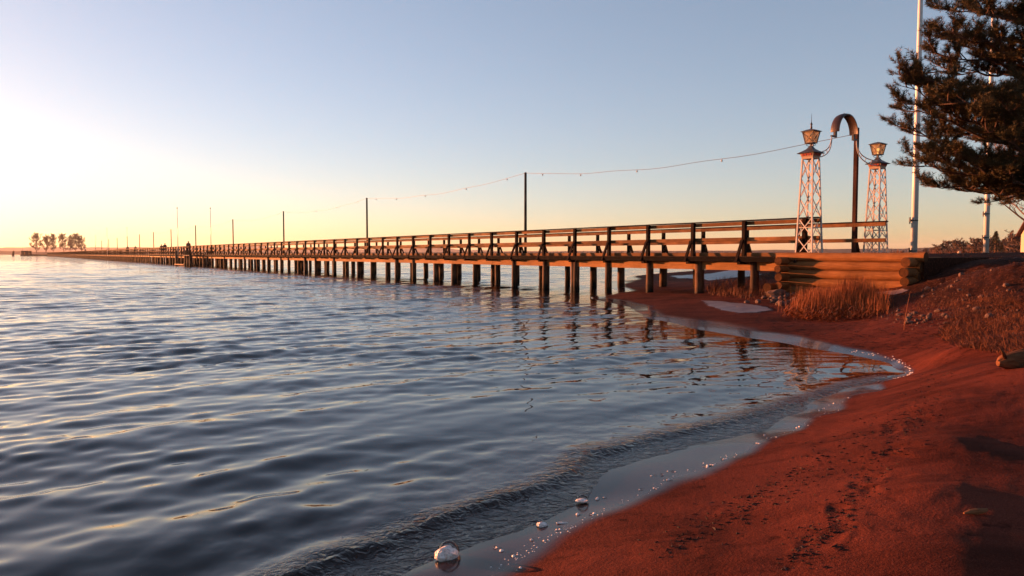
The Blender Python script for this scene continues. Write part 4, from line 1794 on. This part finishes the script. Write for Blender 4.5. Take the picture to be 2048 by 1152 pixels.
# ------------------------------------------------------------------ pine on the right
def needle_shoots(pos, dirs, lens, nper=30):
    """needle tufts: thin tapered blades round each shoot, one mesh"""
    n = len(pos)
    pos, dirs, lens = np.asarray(pos), np.asarray(dirs), np.asarray(lens)
    dirs = dirs / np.linalg.norm(dirs, axis=1, keepdims=True)
    ref = np.where(np.abs(dirs[:, 2:3]) < .9, np.array([[0, 0, 1.]]), np.array([[1., 0, 0]]))
    s = np.cross(dirs, ref)
    s /= np.linalg.norm(s, axis=1, keepdims=True)
    t = np.cross(dirs, s)
    tri = []
    for k in range(nper):
        a = RNG.uniform(0, 2 * np.pi, (n, 1))
        f = RNG.random((n, 1))
        rd = s * np.cos(a) + t * np.sin(a)
        base = pos + dirs * lens[:, None] * f
        out = rd * RNG.uniform(.6, 1.0, (n, 1)) + dirs * RNG.uniform(.35, 1.1, (n, 1))
        out /= np.linalg.norm(out, axis=1, keepdims=True)
        L_ = RNG.uniform(.055, .085, (n, 1))
        w = np.cross(out, RNG.normal(0, 1, (n, 3)))
        w /= np.linalg.norm(w, axis=1, keepdims=True) + 1e-9
        w *= .0042
        tri.append(np.stack([base - w, base + w, base + out * L_], 1))
    v = np.concatenate(tri, 0).reshape(-1, 3)
    return v, np.arange(len(v)).reshape(-1, 3)


def pine(name, label, base, height, targets, extra):
    t = thing(name, label, 'tree', base)
    B = Vector(base)
    wood = MB()
    pts = [Vector((.05 * math.sin(j * 1.1), .06 * math.cos(j * .8), height * j / 12)) for j in range(13)]
    tb = MB()
    tb.tube([Vector((0, 0, -.3))] + pts, [.24] + [.21 * (1 - .88 * j / 12) for j in range(13)], 14)
    tb.build('trunk', M['bark'], t, smooth=True)
    SP_, SD, SL = [], [], []
    rs = random.Random(21)
    limbs = [Vector(p) - B for p in targets] + extra
    for tip in limbs:
        reach = math.hypot(tip.x, tip.y)
        zb = min(max(tip.z - reach * rs.uniform(.0, .18), 1.5), height * .93)
        st = Vector((0, 0, zb))
        n = 12
        path = []
        for j in range(n + 1):
            f = j / n
            p = st.lerp(tip, f)
            p.z += -.13 * reach * math.sin(math.pi * f) * .5 + .10 * math.sin(f * 7 + tip.x * 3)
            p += Vector((rs.gauss(0, .05), rs.gauss(0, .05), rs.gauss(0, .035))) * (1 if 0 < j < n else 0)
            path.append(p)
        wood.tube(path, [.045 * (1 - .88 * j / n) * min(1, reach / 3 + .3) for j in range(n + 1)], 6)
        nb = int(6 + reach * 4.2)
        for b_ in range(nb):
            f = .22 + .78 * (b_ + rs.random()) / nb
            k = min(n - 1, int(f * n))
            p0 = path[k].lerp(path[k + 1], f * n - k)
            d0 = (path[k + 1] - path[k]).normalized()
            side = rs.choice((-1, 1))
            lat = d0.cross(Vector((0, 0, 1))).normalized() * side
            d1 = (d0 * rs.uniform(.5, 1.0) + lat * rs.uniform(.25, 1.0) + Vector((0, 0, rs.uniform(-.10, .45)))).normalized()
            ln = rs.uniform(.30, .85) * (1.15 - f * .62)
            sub = [p0]
            for j in range(4):
                sub.append(sub[-1] + d1 * ln / 4 + Vector((rs.gauss(0, .012), rs.gauss(0, .012), .01 * j)))
            wood.tube(sub, [.013, .011, .009, .007, .005], 4, False)
            nt_ = int(8 + ln * 13)
            for q in range(nt_):
                g = .38 + .62 * (q + rs.random()) / nt_
                kk = min(3, int(g * 4))
                p1 = sub[kk].lerp(sub[kk + 1], g * 4 - kk)
                d2 = (d1 * rs.uniform(.3, 1) + Vector((rs.gauss(0, .6), rs.gauss(0, .6), rs.uniform(.0, .9)))).normalized()
                l2 = rs.uniform(.05, .20)
                tipp = p1 + d2 * l2
                wood.add([p1 + Vector((.004, 0, 0)), p1 - Vector((.004, 0, 0)), tipp], [(0, 1, 2)])
                SP_.append(p1 + d2 * l2 * .35)
                SD.append((d2 + Vector((0, 0, .35))).normalized())
                SL.append(rs.uniform(.09, .17))
                if rs.random() < .5:
                    SP_.append(p1)
                    SD.append((d2 + Vector((rs.gauss(0, .5), rs.gauss(0, .5), .4))).normalized())
                    SL.append(rs.uniform(.05, .1))
            SP_.append(sub[-1])
            SD.append((d1 + Vector((0, 0, .5))).normalized())
            SL.append(.12)
        for j in range(3):
            SP_.append(path[-1] + Vector((rs.gauss(0, .04), rs.gauss(0, .04), rs.gauss(0, .03))))
            SD.append((path[-1] - path[-2]).normalized() + Vector((rs.gauss(0, .4), rs.gauss(0, .4), .6)))
            SL.append(.13)
    wood.build('limbs', M['bark'], t)
    v, q = needle_shoots(SP_, SD, SL, 32)
    crown = link('crown', np_mesh('crown', v, q, M['needles'], False), t)
    print('shoots', len(SP_))
    return t


PT = [(1792, 158, 12.4), (1800, 182, 12.6), (1806, 222, 12.8), (1806, 264, 12.6), (1822, 310, 12.9), (1836, 334, 12.6), (1866, 362, 13.0), (1905, 368, 13.4),
      (1935, 366, 12.7), (1985, 372, 13.4), (2040, 372, 13), (1862, 98, 12.6), (1872, 132, 13.2), (1880, 200, 12.0), (1870, 60, 13.1), (1885, 8, 12.8),
      (1850, 196, 13.2), (1860, 250, 13.4), (1900, 300, 12.2), (1960, 330, 12.3), (2010, 350, 12.1), (1905, -40, 13.2), (1930, -110, 12.6), (1890, -90, 13.4),
      (1900, 60, 12.0), (1940, 230, 11.8), (1955, 10, 12.0), (2000, 190, 11.6), (2020, 280, 11.8), 
      (1920, 100, 13.9), (1940, 200, 14.2), (1960, 280, 14.3), (2040, 60, 11.7), (2060, 160, 11.6), (2060, 250, 11.7), (2040, -40, 12), (1840, 160, 12.4)]
tgt = [at_y(a, b_, Y) for a, b_, Y in PT]
pb = at_y(2165, 508, 13.2)
ext = []
rs_ = random.Random(3)
for k in range(16):
    a = rs_.uniform(-1.9, 1.9)
    rr = rs_.uniform(1.5, 3.2)
    zz = rs_.uniform(2.6, 10.0)
    rr *= 1.1 - zz / 14
    ext.append(Vector((math.cos(a) * rr, math.sin(a) * rr, zz)))
pine('pine_tree', 'dark pine whose branches hang into the upper right of the picture', (pb.x, pb.y, tz(pb.x, pb.y)), 11.0, tgt, ext)


# ------------------------------------------------------------------ bare trees
def bare_tree_mesh(seed, height, spread, twig_r, levels=4, first=.28, per=(9, 6, 5, 4)):
    rs = random.Random(seed)
    trunk, br = MB(), MB()
    H_ = height
    tp = [Vector((.02 * H_ * math.sin(j * .9 + seed), .02 * H_ * math.cos(j * .7), H_ * .86 * j / 8)) for j in range(9)]
    r0 = H_ * .018
    trunk.tube([Vector((0, 0, -.3))] + tp, [r0 * 1.2] + [r0 * (1 - .8 * j / 8) for j in range(9)], 8)

    def grow(p, d, ln, r, lv):
        q = [p]
        for j in range(3):
            d = (d + Vector((rs.gauss(0, .18), rs.gauss(0, .18), rs.uniform(.0, .16)))).normalized()
            q.append(q[-1] + d * ln / 3)
        br.tube(q, [max(twig_r, r), max(twig_r, r * .8), max(twig_r, r * .6), twig_r * .8], 4 if lv < 2 else 3, False)
        if lv >= levels - 1:
            return
        for k in range(per[lv + 1]):
            f = rs.uniform(.25, 1.0)
            i = min(2, int(f * 3))
            pp = q[i].lerp(q[i + 1], f * 3 - i)
            dd = (d * .7 + Vector((rs.gauss(0, .7), rs.gauss(0, .7), rs.uniform(-.1, .6)))).normalized()
            grow(pp, dd, ln * rs.uniform(.4, .65), r * .45, lv + 1)

    for k in range(per[0] * 2):
        f = first + (1 - first) * (k + rs.random()) / (per[0] * 2)
        i = min(7, int(f * 8))
        p = tp[i].lerp(tp[i + 1], f * 8 - i)
        a = k * 2.4 + rs.random()
        up = .25 + .9 * f
        d = Vector((math.cos(a), math.sin(a), up)).normalized()
        ln = spread * (1.05 - .62 * abs(f - .45)) * rs.uniform(.7, 1.05) * (1 if f < .8 else .65)
        grow(p, d, ln, r0 * .42, 0)
    return trunk.mesh('trunk', M['twig'], True), br.mesh('crown', M['twig'])


def place_tree(name, me, loc, rz, sc_, label, group=None, cat='tree'):
    t = thing(name, label, cat, loc, rz, group)
    t.scale = sc_ if isinstance(sc_, tuple) else (sc_,) * 3
    link('trunk', me[0], t)
    link('crown', me[1], t)
    return t


FAR = [bare_tree_mesh(40 + k, 14, 4.4, .05, 4, .16, (11, 6, 5, 3)) for k in range(3)]
QY = 540.0
far_px = [(73, 14.6, 1.0, 'standing apart, first from the hut'), (93, 13.2, 1.0, 'second from the hut'), (107, 14.0, .8, 'slender, third from the hut'),
          (127, 14.2, 1.05, 'middle of the row with a thick trunk'), (141, 12.8, .75, 'thin, fifth from the hut'), (152, 14.4, .95, 'sixth from the hut'),
          (163, 12.6, 1.0, 'last of the row, nearest the pier')]
for k, (p_, h_, w_, words) in enumerate(far_px):
    P_ = at_y(p_, 508, QY + 4 + 3 * (k % 2))
    place_tree('bare_tree', FAR[k % 3], (P_.x, P_.y, 1.1), k * 1.7, (h_ / 14 * w_ * 1.05, h_ / 14 * w_ * 1.05, h_ / 14 * 1.16),
               'bare leafless tree at the far pier end, %s' % words, 'trees at the far end of the pier')

# quay at the far end, with a hut and a leaning marker pile
qa, qb = at_y(46, 508, QY), at_y(172, 508, QY)
b = MB()
b.box(qa.x, qb.x, QY - 3, QY + 16, -2.0, 1.1)
tag(b.build('end_quay', M['fascia']), kind='structure')
hut = thing('hut', 'small dark flat-roofed hut at the outer tip of the pier', 'hut', (at_y(51, 508, QY).x, QY + 1, 1.1))
b = MB()
b.box(-2.6, 2.6, -2, 2, 0, 2.6)
b.build('wall', M['tarred'], hut)
b = MB()
b.box(-2.9, 2.9, -2.3, 2.3, 2.602, 2.85)
b.build('roof', M['roofing'], hut)
b = MB()
b.box(-.5, .5, -2.05, -1.96, 0, 2.0)
b.build('door', M['rail'], hut)
b = MB()
b.tube([(-2.7, 0, 2.7), (-2.7, 0, 5.6)], [.09, .06], 6)
b.build('mast', M['iron'], hut)
mp_ = at_y(25.5, 508, 500)
b = MB()
b.tube([(0, 0, -1.5), (.25, 0, 1.2), (.55, 0, 3.4)], [.95, .75, .45], 9)
b.tube([(.55, 0, 3.4), (.58, 0, 3.9)], [.2, .1], 6)
tag(b.build('marker_pile', M['tarred'], None, (mp_.x, mp_.y, 0)), 'dark leaning marker pile standing in the lake left of the pier tip', 'marker')

# ------------------------------------------------------------------ shore on the right: birch, shrubs, house
BIRCH = bare_tree_mesh(77, 6.6, 2.6, .011, 4, .2, (11, 6, 5, 5))
bp_ = at_y(2064, 508, 38)
place_tree('birch_tree', BIRCH, (bp_.x, bp_.y, 1.3), .4, 1.12, 'bare leafless birch below the pine at the right edge')
SHR = [bare_tree_mesh(90 + k, 3.2, 1.5, .03, 4, .03, (9, 5, 5, 4)) for k in range(2)]
sh = [(1868, 175, 1.3), (1884, 160, 1.6), (1905, 190, 2.4), (1917, 170, 2.2), (1938, 180, 1.7), (1957, 165, 2.0), (1985, 150, 1.9), (2008, 140, 2.0), (1964, 120, 1.9), (2030, 130, 2.2),
      (2046, 120, 2.3), (1850, 200, 1.2)]
for k, (p_, Y, s_) in enumerate(sh):
    P_ = at_y(p_, 508, Y)
    place_tree('bare_shrub', SHR[k % 2], (P_.x, P_.y, .9), k * 2.1, (s_ * .9, s_ * .9, s_ * .50), 'bare brown shrub in the far thicket beyond the flagpoles', 'shrubs in the far thicket', 'shrub')
n = 5000
px = RNG.uniform(1780, 2200, n)
Y = RNG.uniform(130, 230, n)
X = (px - 1024) / FPX * Y
blades('far_scrub', X, Y, np.full(n, .7), .8, 2.4, .12, .3, M['grass'], 'low band of brown scrub along the far shore behind the flagpoles', 'scrub', .1)


def spruce(px, Y, h, label):
    P_ = at_y(px, 508, Y)
    t = thing('spruce_tree', label, 'tree', (P_.x, P_.y, 1.1))
    b = MB()
    b.tube([(0, 0, -.3), (0, 0, h)], [.05 * h, .01], 7)
    b.build('trunk', M['bark'], t)
    mb = MB()
    for k in range(900):
        f = random.random() ** .8
        a = random.uniform(0, 6.28)
        r_ = (1 - f) * h * .30 * random.uniform(.3, 1.1)
        c = Vector((math.cos(a) * r_, math.sin(a) * r_, h * (.05 + .95 * f) - r_ * .25))
        d = Vector((math.cos(a + jit(.5)), math.sin(a + jit(.5)), -.3)).normalized() * h * .07
        w = Vector((-math.sin(a), math.cos(a), jit(.6))) * h * .022
        mb.add([c - w, c + w, c + d], [(0, 1, 2)])
    mb.build('crown', M['needles'], t)
    return t


spruce(1991, 70, 2.6, 'small dark spruce just right of the second tall flagpole')
spruce(2003, 76, 1.6, 'smallest dark spruce, right of the taller spruce by the flagpole')
spruce(1927, 95, 1.1, 'tiny dark juniper-like spruce left of the second tall flagpole')

hb = at_y(2112, 508, 72)
house = thing('house', 'cream plastered house with dark roof at the right edge behind the birch', 'house', (hb.x, hb.y, 1.2), -.35)
b = MB()
b.box(-1.1, 9, 0, 7, -.3, 2.35)
b.add([(-1.1, 0, 2.35), (-1.1, 7, 2.35), (-1.1, 3.5, 4.2), (-.95, 0, 2.35), (-.95, 7, 2.35), (-.95, 3.5, 4.2)], [(0, 2, 1), (3, 4, 5), (0, 1, 4, 3), (1, 2, 5, 4), (2, 0, 3, 5)])
b.build('wall', M['house'], house)
b = MB()
b.add([(-1.5, -.5, 2.15), (9.4, -.5, 2.15), (9.4, 3.5, 4.45), (-1.5, 3.5, 4.45), (-1.5, 7.5, 2.15), (9.4, 7.5, 2.15),
       (-1.5, -.5, 2.3), (9.4, -.5, 2.3), (9.4, 3.5, 4.6), (-1.5, 3.5, 4.6), (-1.5, 7.5, 2.3), (9.4, 7.5, 2.3)],
      [(0, 3, 2, 1), (3, 4, 5, 2), (6, 7, 8, 9), (9, 8, 11, 10), (0, 1, 7, 6), (4, 10, 11, 5), (0, 6, 9, 3), (3, 9, 10, 4), (1, 2, 8, 7), (2, 5, 11, 8)])
ro = b.build('roof', M['tile_roof'], house)
b = MB()
b.box(3, 3.6, 3.2, 3.9, 4.0, 5.3)
b.build('chimney', M['house'], ro)
for wx in (.0, 2.6, 5.2):
    b = MB()
    b.box(wx, wx + .9, -.06, .02, .75, 1.85)
    w = b.build('window', M['white'], house)
    b = MB()
    b.box(wx + .08, wx + .41, -.075, -.062, .83, 1.77)
    b.build('pane', M['roofing'], w)
    b = MB()
    b.box(wx + .49, wx + .82, -.075, -.062, .83, 1.77)
    b.build('pane', M['roofing'], w)
ms = at_y(1918, 508, 90)
b = MB()
b.tube([(0, 0, -.2), (0, 0, .35), (.02, 0, .62), (0, 0, .7)], [.2, .19, .15, .05], 7)
tag(b.build('marker_stone', M['house'], None, (ms.x, ms.y, 1.15)), 'pale upright marker stone on the turf left of the second tall flagpole', 'stone')


# ------------------------------------------------------------------ people and benches on the pier
def person_mesh(seed, h):
    rs = random.Random(seed)
    s = h / 1.75
    sw_ = rs.uniform(.10, .2)
    J = {'pel': (0, 0, .95), 'sp': (0, 0, 1.2), 'ch': (0, 0, 1.38), 'nk': (0, 0, 1.5), 'hd': (.015, 0, 1.60), 'tp': (.01, 0, 1.70),
         'hl': (0, .09, .90), 'kl': (sw_, .10, .50), 'al': (sw_ * .6 - .03, .10, .08), 'tl': (sw_ * .6 + .14, .10, .03),
         'hr': (0, -.09, .90), 'kr': (-sw_ * .3 + .04, -.10, .50), 'ar': (-sw_ * 1.3, -.10, .10), 'tr': (-sw_ * 1.3 + .13, -.10, .03),
         'sl': (0, .19, 1.40), 'el': (-.10, .24, 1.13), 'wl': (.06, .22, .90), 'ml': (.10, .21, .80),
         'sr': (0, -.19, 1.40), 'er': (.02, -.24, 1.13), 'wr': (.16, -.22, .93), 'mr': (.20, -.21, .84)}
    rad = {'pel': .15, 'sp': .145, 'ch': .15, 'nk': .065, 'hd': .10, 'tp': .075, 'hl': .11, 'kl': .075, 'al': .05, 'tl': .045, 'hr': .11, 'kr': .075, 'ar': .05, 'tr': .045,
           'sl': .085, 'el': .06, 'wl': .045, 'ml': .035, 'sr': .085, 'er': .06, 'wr': .045, 'mr': .035}
    E_ = ['pel sp', 'sp ch', 'ch nk', 'nk hd', 'hd tp', 'pel hl', 'hl kl', 'kl al', 'al tl', 'pel hr', 'hr kr', 'kr ar', 'ar tr',
          'ch sl', 'sl el', 'el wl', 'wl ml', 'ch sr', 'sr er', 'er wr', 'wr mr']
    names = list(J)
    me = bpy.data.meshes.new('body_cage')
    me.from_pydata([tuple(c * s for c in J[n_]) for n_ in names], [tuple(names.index(q) for q in e.split()) for e in E_], [])
    o = bpy.data.objects.new('body_cage', me)
    col.objects.link(o)
    sk = o.modifiers.new('s', 'SKIN')
    for i, n_ in enumerate(names):
        r_ = rad[n_] * s
        me.skin_vertices[0].data[i].radius = (r_, r_)
    me.skin_vertices[0].data[0].use_root = True
    ss = o.modifiers.new('u', 'SUBSURF')
    ss.levels = 1
    dg = bpy.context.evaluated_depsgraph_get()
    out = bpy.data.meshes.new_from_object(o.evaluated_get(dg))
    out.name = 'body'
    bpy.data.objects.remove(o)
    out.materials.clear()
    out.materials.append(M['cloth'])
    out.materials.append(M['skin'])
    idx = [1 if p.center.z > 1.53 * s or p.center.z < 0 else 0 for p in out.polygons]
    out.polygons.foreach_set('material_index', idx)
    out.polygons.foreach_set('use_smooth', [True] * len(out.polygons))
    hb_ = MB()
    dome(hb_, (0, 0, 1.61 * s), .115 * s, 12, 1.15)
    hair = hb_.mesh('hat', M['cloth'], True)
    return out, hair


PM = [person_mesh(1, 1.80), person_mesh(2, 1.70)]
ppl = [(378, -1.2, 0, 1.02, 'person in dark jacket on the pier, nearest of the walkers'), (331, -1.4, 0, 1.0, 'person in dark coat, right one of the pair walking on the pier'),
       (324, -1.9, 1, 1.0, 'person in dark coat, left one of the pair walking on the pier'), (272, -1.6, 1, 1.0, 'person in dark clothing walking alone beyond the pair'),
       (256.5, -1.2, 0, 1.0, 'person in dark clothing beside the far-side flagpole'), (172, -1.5, 0, 1.0, 'person in dark clothing, most distant on the pier near the bare trees')]
for p_, y_, k, s_, lab in ppl:
    u = px_u(p_, y_)
    t = thing('person', lab, 'person', pw(u, y_, ZD + .002), PROT + math.pi * (1 if k == 0 else 0), 'people on the pier')
    t.scale = (s_,) * 3
    link('body', PM[k][0], t)
    link('hat', PM[k][1], t)

bb = MB()
bb.box(-1.1, 1.1, -.22, .22, .42, .47)
bbk = MB()
bbk.box(-1.1, 1.1, -.27, -.222, .55, .95)
bl = MB()
bl.box(-.04, .04, -.22, .22, 0, .418)
m1, m2, m3 = bb.mesh('seat', M['tarred']), bbk.mesh('backrest', M['tarred']), bl.mesh('leg', M['tarred'])
for p_, w in ((421, 'beside the nearer far-side flagpole'), (346, 'left of the bathing stage')):
    u = px_u(p_, -WIDTH + .5)
    t = thing('bench', 'dark timber bench on the pier %s' % w, 'bench', pw(u, -WIDTH + .5, ZD + .002), PROT, 'benches on the pier')
    link('seat', m1, t)
    link('backrest', m2, t)
    link('leg', m3, t, (-.8, 0, 0))
    link('leg', m3, t, (.8, 0, 0))

# ------------------------------------------------------------------ haze over the lake
hz = MB()
hz.box(-6500, 6500, -300, 5200, -5, 72)
hm = bpy.data.materials.new('evening_haze')
hm.use_nodes = True
hnt = hm.node_tree
hnt.nodes.remove(hnt.nodes['Principled BSDF'])
pv = hnt.nodes.new('ShaderNodeVolumePrincipled')
pv.inputs['Color'].default_value = (0.92, 0.90, 0.92, 1)
pv.inputs['Density'].default_value = 0.00009
pv.inputs['Anisotropy'].default_value = 0.3
hnt.links.new(pv.outputs[0], hnt.nodes['Material Output'].inputs['Volume'])
tag(hz.build('haze', hm), 'thin evening haze over the lake', 'haze', kind='stuff')
